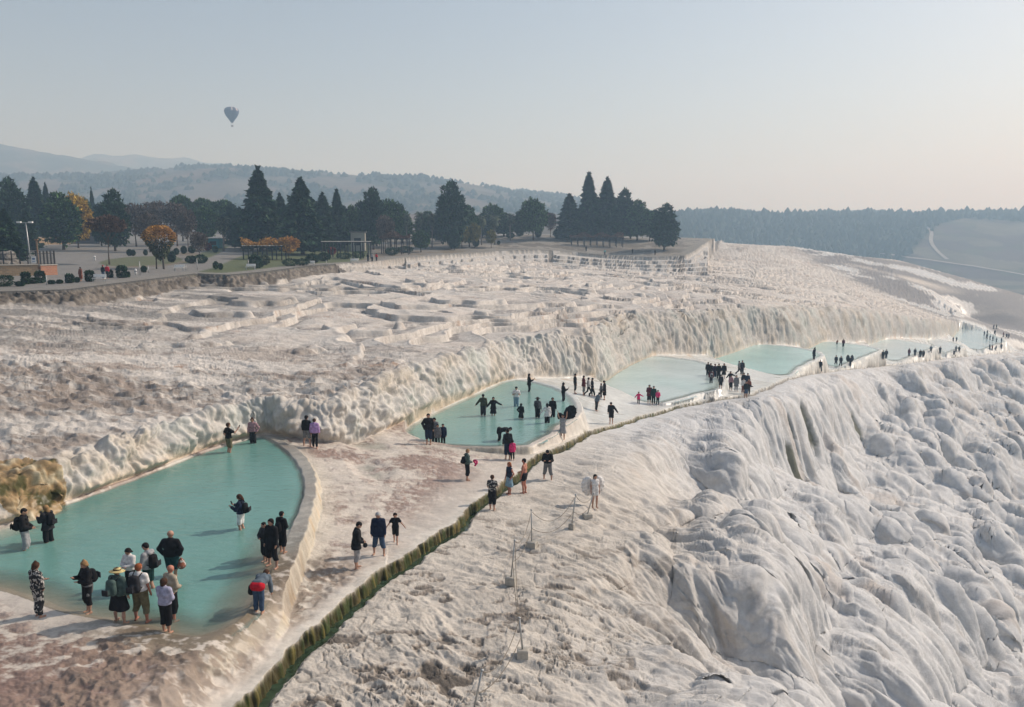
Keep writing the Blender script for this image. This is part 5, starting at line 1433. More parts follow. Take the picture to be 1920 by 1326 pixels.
# ---------------------------------------------------------------- people: smooth bodies from blended limbs
def surface_nets(f, lo, st):
    """mesh of the zero level of grid f (negative inside)"""
    s = f < 0; nx, ny, nz = f.shape
    c = np.zeros((nx - 1, ny - 1, nz - 1), np.int8)
    for dx in (0, 1):
        for dy in (0, 1):
            for dz in (0, 1): c += s[dx:nx - 1 + dx, dy:ny - 1 + dy, dz:nz - 1 + dz]
    act = (c > 0) & (c < 8); I = np.argwhere(act)
    if len(I) == 0: return np.zeros((0, 3)), np.zeros((0, 4), int)
    num = np.full(act.shape, -1); num[act] = np.arange(len(I))
    P = np.zeros((len(I), 3)); W = np.zeros(len(I))
    cor = [(0, 0, 0), (1, 0, 0), (0, 1, 0), (1, 1, 0), (0, 0, 1), (1, 0, 1), (0, 1, 1), (1, 1, 1)]
    edges = [(a, b) for a in range(8) for b in range(a + 1, 8) if sum(abs(cor[a][k] - cor[b][k]) for k in range(3)) == 1]
    for a, b in edges:
        A, B = np.array(cor[a]), np.array(cor[b])
        fa = f[I[:, 0] + A[0], I[:, 1] + A[1], I[:, 2] + A[2]]; fb = f[I[:, 0] + B[0], I[:, 1] + B[1], I[:, 2] + B[2]]
        m = (fa < 0) != (fb < 0); t = np.where(m, fa / np.where(m, fa - fb, 1), 0)
        P += m[:, None] * (A + t[:, None] * (B - A)); W += m
    V = (I + P / W[:, None]) * st + lo
    F = []
    for ax in range(3):
        o1, o2 = [(1, 2), (2, 0), (0, 1)][ax]
        sl0 = [slice(1, -1)] * 3; sl0[ax] = slice(0, -1); sl1 = [slice(1, -1)] * 3; sl1[ax] = slice(1, None)
        a = s[tuple(sl0)]; b = s[tuple(sl1)]; d = np.argwhere(a != b)
        if len(d) == 0: continue
        sign = a[tuple(d.T)]
        base = d + 1; base[:, ax] = d[:, ax]
        def cell(q1, q2):
            e = base.copy(); e[:, o1] -= q1; e[:, o2] -= q2; return num[e[:, 0], e[:, 1], e[:, 2]]
        q = np.stack([cell(1, 1), cell(0, 1), cell(0, 0), cell(1, 0)], 1)
        q[~sign] = q[~sign][:, ::-1]
        F.append(q)
    F = np.concatenate(F); F = F[(F >= 0).all(1)]
    return V, F
def sdf_mesh(prims, st, k=0.03, off=0.0, cut=None):
    """prims: (a, b, ra, rb); cut: function of points giving extra distance (max)"""
    pts = np.array([p for pr in prims for p in pr[:2]]); rm = max(max(p[2], p[3]) for p in prims) + off + 2.5 * st
    lo = pts.min(0) - rm; hi = pts.max(0) + rm
    n = np.ceil((hi - lo) / st).astype(int) + 1
    g = [np.arange(n[i], dtype=np.float32) * st + lo[i] for i in range(3)]
    f = np.full(tuple(n), 1.0, np.float32)
    for a, b_, ra, rb in prims:
        a = np.array(a, np.float32); b_ = np.array(b_, np.float32); rr = max(ra, rb) + off + k + 2 * st
        l = np.minimum(a, b_) - rr; h = np.maximum(a, b_) + rr
        i0 = np.maximum(np.floor((l - lo) / st).astype(int), 0); i1 = np.minimum(np.ceil((h - lo) / st).astype(int) + 1, n)
        X, Y, Z = np.meshgrid(g[0][i0[0]:i1[0]], g[1][i0[1]:i1[1]], g[2][i0[2]:i1[2]], indexing='ij')
        e = b_ - a; L2 = float(e @ e) + 1e-9
        t = np.clip(((X - a[0]) * e[0] + (Y - a[1]) * e[1] + (Z - a[2]) * e[2]) / L2, 0, 1)
        d = np.sqrt((X - a[0] - e[0] * t) ** 2 + (Y - a[1] - e[1] * t) ** 2 + (Z - a[2] - e[2] * t) ** 2) - (ra + (rb - ra) * t) - off
        sub = f[i0[0]:i1[0], i0[1]:i1[1], i0[2]:i1[2]]
        h_ = np.clip(0.5 + 0.5 * (sub - d) / k, 0, 1)
        sub[...] = sub * (1 - h_) + d * h_ - k * h_ * (1 - h_)
    if cut is not None:
        X, Y, Z = np.meshgrid(*g, indexing='ij'); f = np.maximum(f, cut(X, Y, Z).astype(np.float32))
    return surface_nets(f, lo, st)
_mc = {}
def cloth(c, pat=None):
    key = (tuple(c), pat)
    if key in _mc: return _mc[key]
    nm = 'cloth'
    if pat is None: m = simple_mat(nm, c, .85, .22, 9, .15, spec=.15)
    else:
        m, nt, b, out = new_mat('patterned_cloth'); tc = nt.nodes.new('ShaderNodeTexCoord')
        n = noise_n(nt, 9 if pat == 'camo' else 13, 1, .5, tc.outputs['Object'], .6)
        r = ramp_n(nt, n.outputs['Fac'], [(.50, tuple(c)), (.54, (.42, .40, .37))]); r.color_ramp.interpolation = 'CONSTANT'
        nt.links.new(r.outputs[0], b.inputs['Base Color']); b.inputs['Roughness'].default_value = .85
    _mc[key] = m; return m
SKIN = {}
def skin(k):
    c = {'l': (.42, .24, .17), 'm': (.33, .18, .115), 'r': (.42, .17, .11)}[k]
    if k not in SKIN: SKIN[k] = simple_mat('skin', c, .6, .1, 6, spec=.35)
    return SKIN[k]
m_eye = simple_mat('eye', (.02, .015, .012), .3, .1)
C = dict(black=(.012, .012, .014), char=(.03, .03, .034), navy=(.012, .02, .045), blue=(.03, .07, .15), jean=(.045, .075, .13), grey=(.16, .165, .17), lgrey=(.33, .33, .34), white=(.72, .70, .68), beige=(.36, .31, .24), olive=(.055, .06, .035), khaki=(.16, .14, .08), green=(.07, .11, .10), dgreen=(.012, .04, .038), red=(.50, .015, .03), pink=(.62, .04, .16), maroon=(.09, .012, .02), lilac=(.40, .26, .50), lav=(.36, .36, .48), teal=(.015, .055, .06), lblue=(.22, .34, .42), rust=(.22, .07, .04), pinkish=(.36, .22, .24), slate=(.11, .14, .17), aqua=(.2, .42, .42),
         hblack=(.012, .010, .010), hbrown=(.06, .03, .018), hblond=(.28, .17, .08), hred=(.25, .08, .03), straw=(.52, .42, .20))
ARM = { # upper pitch fwd, upper out, fore pitch, fore out
 'down': (4, 9, 14, 4), 'pocket': (-12, 30, 22, -22), 'phone': (22, 12, 112, -22), 'high': (52, 14, 128, -8), 'fold': (22, 10, 78, -55), 'out': (8, 34, 16, 38), 'far': (20, 52, 28, 66),
 'swingf': (28, 8, 44, 2), 'swingb': (-26, 10, -4, 6), 'point': (60, 30, 78, 34), 'up': (150, 22, 168, 6), 'hang': (0, 6, 8, 3), 'hold': (8, 10, 62, -32), 'back': (-24, 18, -6, -35)}
def person(px, py, hgt, face, label, top=('black', 'long'), legs=('black', 'long'), hair=('hblack', 'short'), arms=('down', 'down'), lean=0, stance='stand', nod=8, sk='l', b=1.0, coat=0.0, water=None, hat=None, pack=None, wings=None, scarf=None, group='visitors on the travertine', pat=None, patl=None, lod=None, extra=None, waist=None, z=None, turn=0, hood=False, sit=False, dxy=(0, 0)):
    if water: x, y = P2(px, py, POOLS[water][0])
    else: x, y, _ = hit(px, py)
    x += dxy[0]; y += dxy[1]
    zg = gz(x, y) - 0.01 if z is None else z
    Dd = math.hypot(x, y)
    lod = lod or (1 if Dd < 52 else 2 if Dd < 84 else 3)
    st = {1: .020, 2: .027, 3: .042}[lod]
    s = hgt / 1.72
    root = thing('person', (x, y, zg), label, 'person', group, rz=-R(face), sc_=s)
    kid = hgt < 1.35
    hs = 1.22 if hgt < 1.25 else 1.1 if kid else 1.0
    ca, sa = math.cos(R(lean)), math.sin(R(lean))
    hz = 0.50 if sit else .92
    def U(p, zb=None):      # upper-body point turned about the hips
        x_, y_, z_ = p; z_ -= .92
        return (x_, y_ * ca + z_ * sa, hz + z_ * ca - y_ * sa) 
    # legs
    sp_, fw = {'stand': (.10, 0.02), 'wide': (.20, 0.05), 'walk': (.08, .24), 'close': (.07, .0), 'stride': (.09, .34)}[stance]
    L = []; foot = []
    for sd in (-1, 1):
        f = fw * sd * (-1)
        hip = (sd * .085 * b, 0, hz); ank = (sd * sp_, f, .075)
        if sit: kn = (sd * .15, .38, .52); ank = (sd * .12, .42, .08)
        else: kn = (sd * (.09 + sp_) / 2, f * .45 + .035 + abs(fw) * .10, .49)
        L.append((hip, kn, ank)); foot.append(ank)
    bodyp = []
    for (hip, kn, ank) in L:
        bodyp += [(hip, kn, .088 * b, .056 * b), (kn, (ank[0], ank[1] - .012, ank[2] + .20), .054, .050), ((ank[0], ank[1] - .012, ank[2] + .20), ank, .049, .036),
                  ((ank[0], ank[1] - .045, .035), (ank[0] * 1.12, ank[1] + .13, .028), .036, .034)]
    pel = ((-.075 * b, 0, hz + .03), (.075 * b, 0, hz + .03), .105 * b, .105 * b)
    tor = [(U((-.055 * b, .0, 1.10)), U((.055 * b, .0, 1.10)), .100 * b, .100 * b), (U((-.085 * b, .0, 1.26)), U((.085 * b, .0, 1.26)), .108 * b, .108 * b),
           (U((-.135 * b, -.005, 1.385)), U((.135 * b, -.005, 1.385)), .066, .066), (U((0, 0, 1.05)), U((0, 0, 1.35)), .10 * b, .10 * b)]
    bodyp += [pel] + tor
    A = []; hands = []
    for sd, nm in ((-1, arms[0]), (1, arms[1])):
        p1, o1, p2, o2 = ARM[nm]
        if lean > 40 and nm in ('down', 'hang'): p1, o1, p2, o2 = lean + 4, 8, lean + 10, 0      # arms hang straight down
        def dv(p, o):
            p, o = R(p), R(o); return np.array([sd * math.sin(o), math.sin(p) * math.cos(o), -math.cos(p) * math.cos(o)])
        sh = np.array([sd * .175 * b, -.005, 1.395]); el = sh + dv(p1, o1) * .275; wr = el + dv(p2, o2) * .245; hd = wr + dv(p2 + 6, o2) * .085
        q = [np.array(U(v)) for v in (sh, el, wr, hd)]
        A.append(q); hands.append(q)
        bodyp += [(q[0], q[1], .048 * (.5 + b * .5), .040), (q[1], q[2], .040, .027), (q[2], q[3], .028, .030)]
    nk = U((0, -.005, 1.42)); 
    hc0 = np.array([0, .012 + .05 * math.sin(R(nod)), 1.605]); hc = np.array(U(hc0))
    ang = R(lean * .75 + nod); tr = R(turn)
    fwv = np.array([math.sin(tr) * math.cos(ang), math.cos(tr) * math.cos(ang), -math.sin(ang)]); upv = np.array([0, math.sin(ang), math.cos(ang)]); rtv = np.cross(fwv, upv)
    bodyp += [(nk, hc - upv * .03, .052, .050), (hc + upv * .03 - fwv * .012, hc + upv * .03 + fwv * .012, .092 * hs, .088 * hs), (hc - upv * .06 + fwv * .012, hc - upv * .03 + fwv * .02, .058 * hs, .074 * hs)]
    if lod == 1:
        bodyp += [(hc + fwv * .098 * hs + upv * .012, hc + fwv * .112 * hs - upv * .022, .012, .017)]
        for sd in (-1, 1): bodyp += [(hc + rtv * sd * .088 * hs - upv * .02, hc + rtv * sd * .092 * hs + upv * .022, .016, .019)]
    V, F = sdf_mesh(bodyp, st, .03)
    mi = np.zeros(len(F), int)
    if lod <= 2:     # fingers, closed a little
        mb = MB()
        for sd, q in zip((-1, 1), hands):
            d = q[3] - q[2]; d /= np.linalg.norm(d); sdv = np.array([0, 1, 0]) if abs(d[1]) < .8 else np.array([1, 0, 0]); sdv = sdv - d * (sdv @ d); sdv /= np.linalg.norm(sdv); pn = np.cross(d, sdv)
            for k, ln in enumerate((.062, .072, .068, .052)):
                b0 = q[3] + d * .012 + sdv * (k - 1.5) * .016
                mb.tube([b0, b0 + d * ln * .55, b0 + d * ln * .9 - pn * sd * ln * .3], [.0095, .0085, .006], 5)
            t0 = q[2] + d * .03 + sdv * -.024
            mb.tube([t0, t0 + (d * .6 - sdv * .8) * .04, t0 + (d * .9 - sdv * .4) * .065], [.011, .010, .007], 5)
        nf = len(V); V = np.vstack([V, np.array(mb.V)]); Ft = [tuple(int(i) for i in f) for f in F] + [tuple(nf + i for i in f) for f in mb.F]
        mi = [0] * len(F) + [0] * len(mb.F)
        if lod == 1:
            mb2 = MB()
            for sd in (-1, 1):
                c_ = hc + fwv * .083 * hs + upv * .022 + rtv * sd * .033
                mb2.lathe([(.001, -.011), (.011, -.006), (.013, 0), (.011, .006), (.001, .011)], tuple(c_), 7)
            c_ = hc + fwv * .085 * hs - upv * .055
            mb2.tube([c_ - rtv * .024, c_ + fwv * .004, c_ + rtv * .024], [.004, .006, .004], 5)
            nf = len(V); V = np.vstack([V, np.array(mb2.V)]); Ft += [tuple(nf + i for i in f) for f in mb2.F]; mi += [1] * len(mb2.F)
    else: Ft = F
    part('body', V, Ft, None, root, True, mats=[skin(sk), m_eye], mi=mi)
    # trousers, shorts, skirt
    lc, lk = legs; lm = cloth(C[lc] if isinstance(lc, str) else lc, patl)
    hem = {'long': .12, 'capri': .30, 'shorts': .50, 'mini': .66, 'skirt': .44, 'dress': .30, 'tights': .12}[lk]
    ofs = {'tights': .010}.get(lk, .022)
    if lk in ('skirt', 'dress'):
        pr = [((-.06 * b, 0, hz + .06), (.06 * b, 0, hz + .06), .115 * b, .115 * b), ((-.05, 0, hz + .02), (-.10 * b, 0, hem + .04), .12 * b, .155 * b), ((.05, 0, hz + .02), (.10 * b, 0, hem + .04), .12 * b, .155 * b)]
        V, F = sdf_mesh(pr, st, .05, 0.0, lambda X, Y, Z: np.maximum(hem - Z, Z - (hz + .12)))
        nm_ = 'skirt' if lk == 'skirt' else 'dress_skirt'
    else:
        pr = [pel, (U((-.05 * b, .0, 1.0)), U((.05 * b, .0, 1.0)), .098 * b, .098 * b)]
        loose = .012 if lk in ('shorts', 'capri') else .004
        for (hip, kn, ank) in L:
            pr += [(hip, kn, .088 * b, .060 * b + loose), (kn, (ank[0], ank[1] - .012, ank[2] + .2), .058 + loose, .052 + loose), ((ank[0], ank[1] - .012, ank[2] + .20), (ank[0], ank[1], ank[2] + .03), .050 + loose, .044 + loose)]
        V, F = sdf_mesh(pr, st, .025, ofs, lambda X, Y, Z: np.maximum(hem - Z, np.where(Z > hz + .12, Z - hz - .12, -1)) if lean < 30 else hem - Z)
        nm_ = 'shorts' if lk in ('shorts', 'mini') else 'trousers'
    part(nm_, V, F, lm, root, True)
    # top
    if top:
        tc_, tk = top; tm = cloth(C[tc_] if isinstance(tc_, str) else tc_, pat)
        pr = list(tor) + [((-.07 * b, 0, hz + .07), (.07 * b, 0, hz + .07), .108 * b, .108 * b)]
        if coat: pr += [((-.06 * b, 0, hz), (-.09 * b, 0, hz - coat), .115 * b, .135 * b), ((.06 * b, 0, hz), (.09 * b, 0, hz - coat), .115 * b, .135 * b)]
        for q in A:
            if tk == 'long': pr += [(q[0], q[1], .050, .044), (q[1], q[2] - (q[2] - q[1]) * .06, .043, .034)]
            elif tk == 'short': pr += [(q[0], q[0] + (q[1] - q[0]) * .62, .052, .052)]
        pr += [(U((0, -.01, 1.40)), U((0, -.012, 1.455)), .062, .056)]
        if hood: pr += [(U((-.04, -.09, 1.44)), U((.04, -.09, 1.44)), .055, .055)]
        low = hz - coat - .02
        V, F = sdf_mesh(pr, st, .035, .030 if tk == 'long' else .022, (lambda X, Y, Z: low - Z) if lean < 50 else None)
        part({'long': 'jacket', 'short': 'shirt', 'vest': 'vest'}[tk], V, F, tm, root, True)
    # hair, scarf, hat
    hcol, hk = hair
    if hk != 'bald' or scarf:
        cfn = lambda fr: (lambda X, Y, Z: ((X - hc[0]) * fwv[0] + (Y - hc[1]) * fwv[1] + (Z - hc[2]) * fwv[2]) - fr - .9 * ((X - hc[0]) * upv[0] + (Y - hc[1]) * upv[1] + (Z - hc[2]) * upv[2]))
        pr = [(hc + upv * .035 - fwv * .02, hc + upv * .035, .098 * hs, .096 * hs)]
        if hk in ('short', 'cap'): pr += [(hc - fwv * .045 - upv * .02, hc - fwv * .04, .062, .07)]
        if hk in ('bob', 'long', 'bun') or scarf: pr += [(hc - fwv * .05 - upv * .06, hc - fwv * .03 + upv * .02, .070, .085), (hc - upv * .07 - fwv * .02 - rtv * .06, hc - rtv * .06, .04, .05), (hc - upv * .07 - fwv * .02 + rtv * .06, hc + rtv * .06, .04, .05)]
        if hk == 'long':
            bk = np.array(U((0, -.13, 1.20))); mid = hc - fwv * .07 - upv * .14
            pr += [(hc - fwv * .06, mid, .075, .075), (mid - rtv * .03, bk - rtv * .05, .06, .04), (mid + rtv * .03, bk + rtv * .05, .06, .04)]
        if hk == 'bun': pr += [(hc + upv * .12 - fwv * .05, hc + upv * .13 - fwv * .05, .04, .042)]
        if scarf: pr += [(np.array(nk) + upv * .0, hc - upv * .08, .085, .085), (np.array(U((0, -.07, 1.36))), np.array(U((0, .05, 1.34))), .08, .07)]
        V, F = sdf_mesh(pr, min(st, .026), .03, 0, cfn(.035 if not scarf else .045))
        part('headscarf' if scarf else 'hair', V, F, cloth(C[scarf], 'floral') if scarf and lod == 1 else cloth(C[scarf] if scarf else C[hcol]), root, True)
    def frame(V_):      # head-local mesh to body space
        V_ = np.array(V_); return V_[:, :1] * rtv + V_[:, 1:2] * fwv + V_[:, 2:] * upv + hc
    if hat:
        kind, hcx = hat; mb = MB()
        if kind == 'sun':
            mb.lathe([(.0, .12), (.06, .118), (.098, .10), (.108, .045), (.20, .02), (.225, .005), (.21, .0), (.105, .03), (.09, .02)], n=18)
            o = part('sun_hat', frame(mb.V), mb.F, cloth(C[hcx]), root, True); m2 = MB(); m2.lathe([(.110, .040), (.112, .072)], n=18); part('hat_band', frame(m2.V), m2.F, cloth(C['black']), o, True)
        else:
            mb.lathe([(.0, .135), (.06, .128), (.098, .09), (.108, .03)], n=14)
            n0 = len(mb.V); mb.box((0, .13, .035), (.14, .12, .012)); part('cap', frame(mb.V), mb.F, cloth(C[hcx]), root, True)
    if waist:       # garment tied round the hips
        wc = cloth(C[waist]); pr = [((-.08 * b, 0, hz + .04), (.08 * b, 0, hz + .04), .118 * b, .118 * b), ((-.08, .02, hz), (-.14, .06, hz - .28), .05, .045), ((.06, -.04, hz), (.16, -.04, hz - .36), .07, .07), ((-.05, -.10, hz), (.05, -.11, hz - .25), .06, .07)]
        if lean > 40: pr = [((-.09 * b, -.02, hz + .0), (.09 * b, -.02, hz + .0), .135 * b, .135 * b), ((-.09, -.06, hz + .04), (.09, -.06, hz + .04), .12, .12)]
        V, F = sdf_mesh(pr, st, .04, .012); part('tied_sweater', V, F, wc, root, True)
    if wings:
        wcol, ws = wings; mb = MB(); rs = np.random.RandomState(int(px))
        wm = cloth(C[wcol])
        droop = wcol == 'white'
        for sd in (-1, 1):
            pr = []; n = 13
            for k in range(n):
                t = k / (n - 1)
                if droop: a = R(42 - 122 * t); Lf = ws * (.30 + .52 * t ** .8)
                elif ws > 1.2: a = R(84 - 70 * t); Lf = ws * (.45 + .30 * math.sin(math.pi * t)) * (1.15 if sd < 0 else .5)
                else: a = R(66 - 130 * t); Lf = ws * (.66 - .22 * t)
                r0 = np.array([sd * (.12 if droop else .06), -.17, 1.36]); d = np.array([sd * math.cos(a) * .85, -.16, math.sin(a)]); p0 = r0 + d * .06; p1 = r0 + d * Lf * .6; p2 = r0 + d * Lf + np.array([0, -.04, -.06 * ws])
                pr += [(U(p0), U(p1), .05, .09), (U(p1), U(p2), .09, .045 + .03 * (k % 2))]
            V, F = sdf_mesh(pr, st, .035)
            mb = MB(); mb.V = V; mb.F = F
            part('wing', mb.V, mb.F, wm, root, True)
    if extra == 'mobile':
        q = hands[1]; p = q[3]
        o = MB(); o.box((0, 0, 0), (.075, .012, .15), bev=.003)
        o = o.out('mobile_phone', cloth(C['black']), None); o.location = Vector((x, y, zg)) + Matrix.Rotation(-R(face), 3, 'Z') @ (Vector(p) * s + Vector((0, .03, .06))); o.rotation_euler = (R(-25), 0, -R(face))
        tag(o, 'dark mobile phone held by the ' + ' '.join(label.split()[:10]).rstrip(','), 'mobile phone')
    if pack:
        pc, w_, h_ = pack
        pr = [((sd_ * w_ * q_, -.20 * b, 1.02 + h_ * .12), (sd_ * w_ * q_ * .8, -.19 * b, 1.02 + h_ * .78), .095, .085) for sd_ in (-1, 1) for q_ in (.08, .26)] + [ ((0, -.30 * b, 1.02 + h_ * .1), (0, -.29 * b, 1.02 + h_ * .35), .07, .06)]
        pr = [(U(a), U(c), r1, r2) for a, c, r1, r2 in pr]
        V, F = sdf_mesh(pr, st, .05, 0); V = V * s
        r2_ = thing('backpack', (x, y, zg), pc[1], 'backpack', rz=-R(face)); part('bag', V, F, cloth(C[pc[0]]), r2_, True)
        mb = MB()
        for sd in (-1, 1): mb.tube([Vector(U((sd * .10, -.16, 1.40))) * s, Vector(U((sd * .12, -.02, 1.475))) * s, Vector(U((sd * .125, .115, 1.38))) * s, Vector(U((sd * .15, .10, 1.18))) * s, Vector(U((sd * .15, -.14, 1.08))) * s], .018, 5)
        mb.out('strap', cloth(C['black']), r2_, True)
        if w_ > .25:
            m3 = MB(); m3.box(tuple(Vector(U((0, -.385 * b, 1.14))) * s), (.2, .03, .18), bev=.01); m3.out('pocket', cloth(C['char']), r2_)
    return root, hands, (x, y, zg, s, face)
def held(info, hand, loc, name, V, F, mat, label, cat):
    x, y, zg, s, face = info
    o = part(name, V, F, mat, None, True); o.location = Vector((x, y, zg)) + Matrix.Rotation(-R(face), 3, 'Z') @ ((Vector(hand) + Vector(loc)) * s); o.rotation_euler = (0, 0, -R(face)); tag(o, label, cat); return o

VG = 'visitors in the first pool'
P = person
# ---- first pool
P(49,1030,1.80,70,'man in black jacket and pale grey shorts looking down, by the golden rock',('black','long'),('lgrey','capri'),arms=('hold','hold'),nod=28,water='P1',group=VG,pack=(('black','black backpack on the man in grey shorts by the golden rock'),.3,.42))
P(92,1016,1.68,290,'long-haired woman in dark parka taking a picture with her phone, by the golden rock',('char','long'),('black','capri'),('hblond','long'),('phone','phone'),nod=15,water='P1',group=VG,pack=(('black','black backpack on the long-haired woman by the golden rock'),.3,.4),extra='mobile',coat=.12)
P(74,1157,1.70,25,'woman with hair bun in black and white patterned jacket and trousers on the mud shore',('black','long'),('black','long'),('hbrown','bun'),('fold','pocket'),nod=20,group=VG,pat='floral',patl='camo')
P(167,1147,1.66,215,'blonde woman with grey sweater tied at her waist, hand at her mouth',('black','long'),('black','capri'),('hblond','bun'),('fold','phone'),nod=22,water='P1',group=VG,waist='grey',pack=(('black','dark backpack on the blonde woman with the tied sweater'),.26,.36))
P(281,1105,1.82,285,'tall man in grey hoodie and dark shorts with bowed head',('lgrey','long'),('dgreen','shorts'),('hblack','short'),('hold','hold'),nod=40,water='P1',group=VG,hood=True,pack=(('black','small black backpack on the man in the grey hoodie'),.26,.36))
P(246,1100,1.58,195,'girl with long black hair in white top beside the man in grey hoodie',('white','long'),('black','long'),('hblack','long'),('fold','fold'),nod=30,water='P1',group=VG)
_,hh,inf=P(324,1080,1.84,3,'big man in black sweater and teal shorts seen from behind in mid pool',('black','long'),('teal','shorts'),('hbrown','bald'),('pocket','pocket'),water='P1',group=VG,b=1.22)
V,F=sdf_mesh([((0,0,0),(0,0,-.10),.10,.15),((0,0,.14),(0,0,0),.03,.09)],.02,.05); held(inf,hh[1][3],(.05,-.02,-.18),'tote_bag',V,F,cloth(C['rust'],'floral'),'patterned brown bag hanging from the hand of the big man in black sweater','bag')
P(226,1170,1.70,18,'person in straw sun hat and black skirt with a green-grey backpack',('green','long'),('black','skirt'),('hbrown','short'),('down','down'),water='P1',group=VG,b=1.25,stance='wide',hat=('sun','straw'),pack=(('green','green-grey backpack on the person in the straw hat'),.34,.44))
P(266,1163,1.80,8,'red-haired man in white patterned shirt and olive shorts under a big backpack',('white','short'),('khaki','capri'),('hred','short'),('down','down'),water='P1',group=VG,b=1.18,stance='wide',sk='r',pack=(('char','big charcoal backpack on the red-haired man'),.34,.46))
P(324,1158,1.76,30,'bald older man in beige jacket half behind the woman in lavender jacket',('beige','long'),('black','capri'),('hbrown','bald'),('down','hold'),nod=15,water='P1',group=VG,sk='r')
P(313,1190,1.66,12,'woman in lavender-grey jacket and black cropped trousers, nearest the mud',('lav','long'),('black','capri'),('hbrown','bob'),('fold','hold'),water='P1',group=VG,nod=10)
P(453,992,1.66,275,'woman in navy jacket and white shorts looking at her phone, alone in open water',('navy','long'),('white','shorts'),('hbrown','long'),('phone','phone'),nod=25,water='P1',group=VG,pack=(('black','black backpack on the woman in white shorts'),.26,.34),extra='mobile')
P(512,1063,1.72,205,'dark-haired woman in sunglasses and long black jacket on the grey rim',('black','long'),('black','capri'),('hblack','bob'),('down','down'),stance='wide',group=VG,coat=.18)
P(498,1054,1.46,215,'black-haired boy pressed to the left side of the woman in sunglasses',('char','long'),('black','capri'),('hblack','short'),('down','fold'),group=VG)
P(530,1036,1.52,25,'boy in black jacket behind the woman in sunglasses, facing away',('black','long'),('black','capri'),('hblack','short'),('down','hold'),nod=22,group=VG,pack=(('black','black rucksack on the boy behind the woman in sunglasses'),.22,.3))
_,hh,inf=P(486,1150,1.64,5,'person bent forward in blue-grey jacket with a red sweater round the hips',('slate','long'),('jean','long'),('hbrown','short'),('hang','hang'),lean=78,nod=0,group=VG,waist='red')
V,F=sdf_mesh([((0,0,0),(0,0,-.14),.09,.11)],.02,.05); held(inf,(-.26,.1,.95),(0,0,-.12),'shoulder_bag',V,F,cloth(C['black']),'black shoulder bag hanging from the bent person with the red sweater','bag')
P(430,848,1.84,40,'man in black shirt and grey shorts photographing with a raised phone, at the pool tip',('black','short'),('khaki','shorts'),('hbrown','short'),('pocket','high'),water='P1',group=VG,extra='mobile')
P(475,831,1.68,180,'woman in pinkish sweater and dark trousers posing at the pool tip',('pinkish','long'),('char','capri'),('hbrown','bun'),('pocket','down'),water='P1',group=VG)
VG='visitors on the flats between the pools'
P(576,838,1.76,8,'man in black hooded jacket, cap and grey shorts beside the woman in lilac',('black','long'),('grey','shorts'),('hblack','short'),('down','hold'),group=VG,hat=('cap','black'),hood=True,stance='wide',nod=15)
P(591,841,1.68,2,'woman in lilac sweater and black leggings seen from behind',('lilac','long'),('black','tights'),('hbrown','short'),('down','down'),group=VG)
_,hh,inf=P(669,1066,1.78,75,'man in long black jacket and pale shorts staring at the ground',('black','long'),('lgrey','capri'),('hblack','short'),('hold','hold'),nod=38,group=VG,coat=.12,lean=6,b=1.12)
V,F=sdf_mesh([((0,0,0),(0.03,0,.0),.085,.085)],.02,.03); held(inf,hh[1][3],(.0,.02,-.10),'black_hat',V,F,cloth(C['black']),'round black hat held by the man in the long black jacket','hat')
P(711,1040,1.70,182,'woman in navy tunic, blue jeans and grey patterned headscarf',('navy','long'),('jean','capri'),('hblack','short'),('down','down'),group=VG,scarf='lgrey',nod=22,stance='wide',coat=.12,b=1.1)
P(742,1018,1.24,172,'little boy in black shirt and shorts right of the woman with headscarf',('black','short'),('black','shorts'),('hblack','short'),('out','out'),group=VG,stance='walk',nod=12)
_,hh,inf=P(876,901,1.66,70,'woman in grey-green jacket and dark leggings holding a pink swimming ring',('green','long'),('black','capri'),('hblond','short'),('down','hold'),nod=25,group=VG,pack=(('black','small black backpack on the woman in the grey-green jacket'),.22,.3))
rg=MB(); rp=[(math.cos(a)*.17,.05*math.sin(2*a),math.sin(a)*.13) for a in np.linspace(0,6.28,17)]; rg.tube(rp,.05,7); held(inf,hh[1][3],(.02,.16,-.05),'swimming_ring',rg.V,rg.F,cloth(C['pink']),'bright pink swimming ring held by the woman in the grey-green jacket','swimming ring')
P(952,862,1.80,345,'man in black jacket and navy shorts standing behind the child in pink-red',('black','long'),('navy','capri'),('hblack','short'),('down','down'),nod=20,group=VG)
P(961,863,1.18,350,'child in pink-red jacket beside the man in navy shorts',('pink','long'),('black','tights'),('hblack','short'),('down','down'),group=VG,coat=.15)
VG='visitors beside the channel'
_,hh,inf=P(923,956,1.68,15,'woman in black and white floral top and black trousers at the channel edge',('black','short'),('black','capri'),('hbrown','short'),('hold','phone'),group=VG,pat='floral',nod=12)
V,F=sdf_mesh([((0,0,0),(0.0,0,-.38),.07,.12)],.02,.03); held(inf,hh[0][2],(-.06,-.05,-.02),'black_coat',V,F,cloth(C['black']),'black coat draped over the arm of the woman in the floral top','coat')
P(955,927,1.66,235,'red-haired woman in navy top and light blue denim skirt',('navy','vest'),('lblue','skirt'),('hred','long'),('pocket','down'),group=VG,sk='r')
P(983,925,1.80,292,'bare-chested man in black swimming shorts',None,('black','mini'),('hblack','short'),('down','hold'),group=VG,sk='r',b=1.1,stance='stand')
P(1027,900,1.76,188,'man in black shirt and grey shorts bowed over his phone on the slope edge',('black','long'),('grey','capri'),('hblack','short'),('phone','phone'),nod=42,lean=14,stance='wide',group=VG,b=1.1)
VG='visitors in the second pool'
P(804,833,1.86,178,'tall man in dark jacket and navy shorts at the left shore of the second pool',('black','long'),('navy','capri'),('hblack','short'),('down','pocket'),water=None,group=VG,b=1.12,coat=.06)
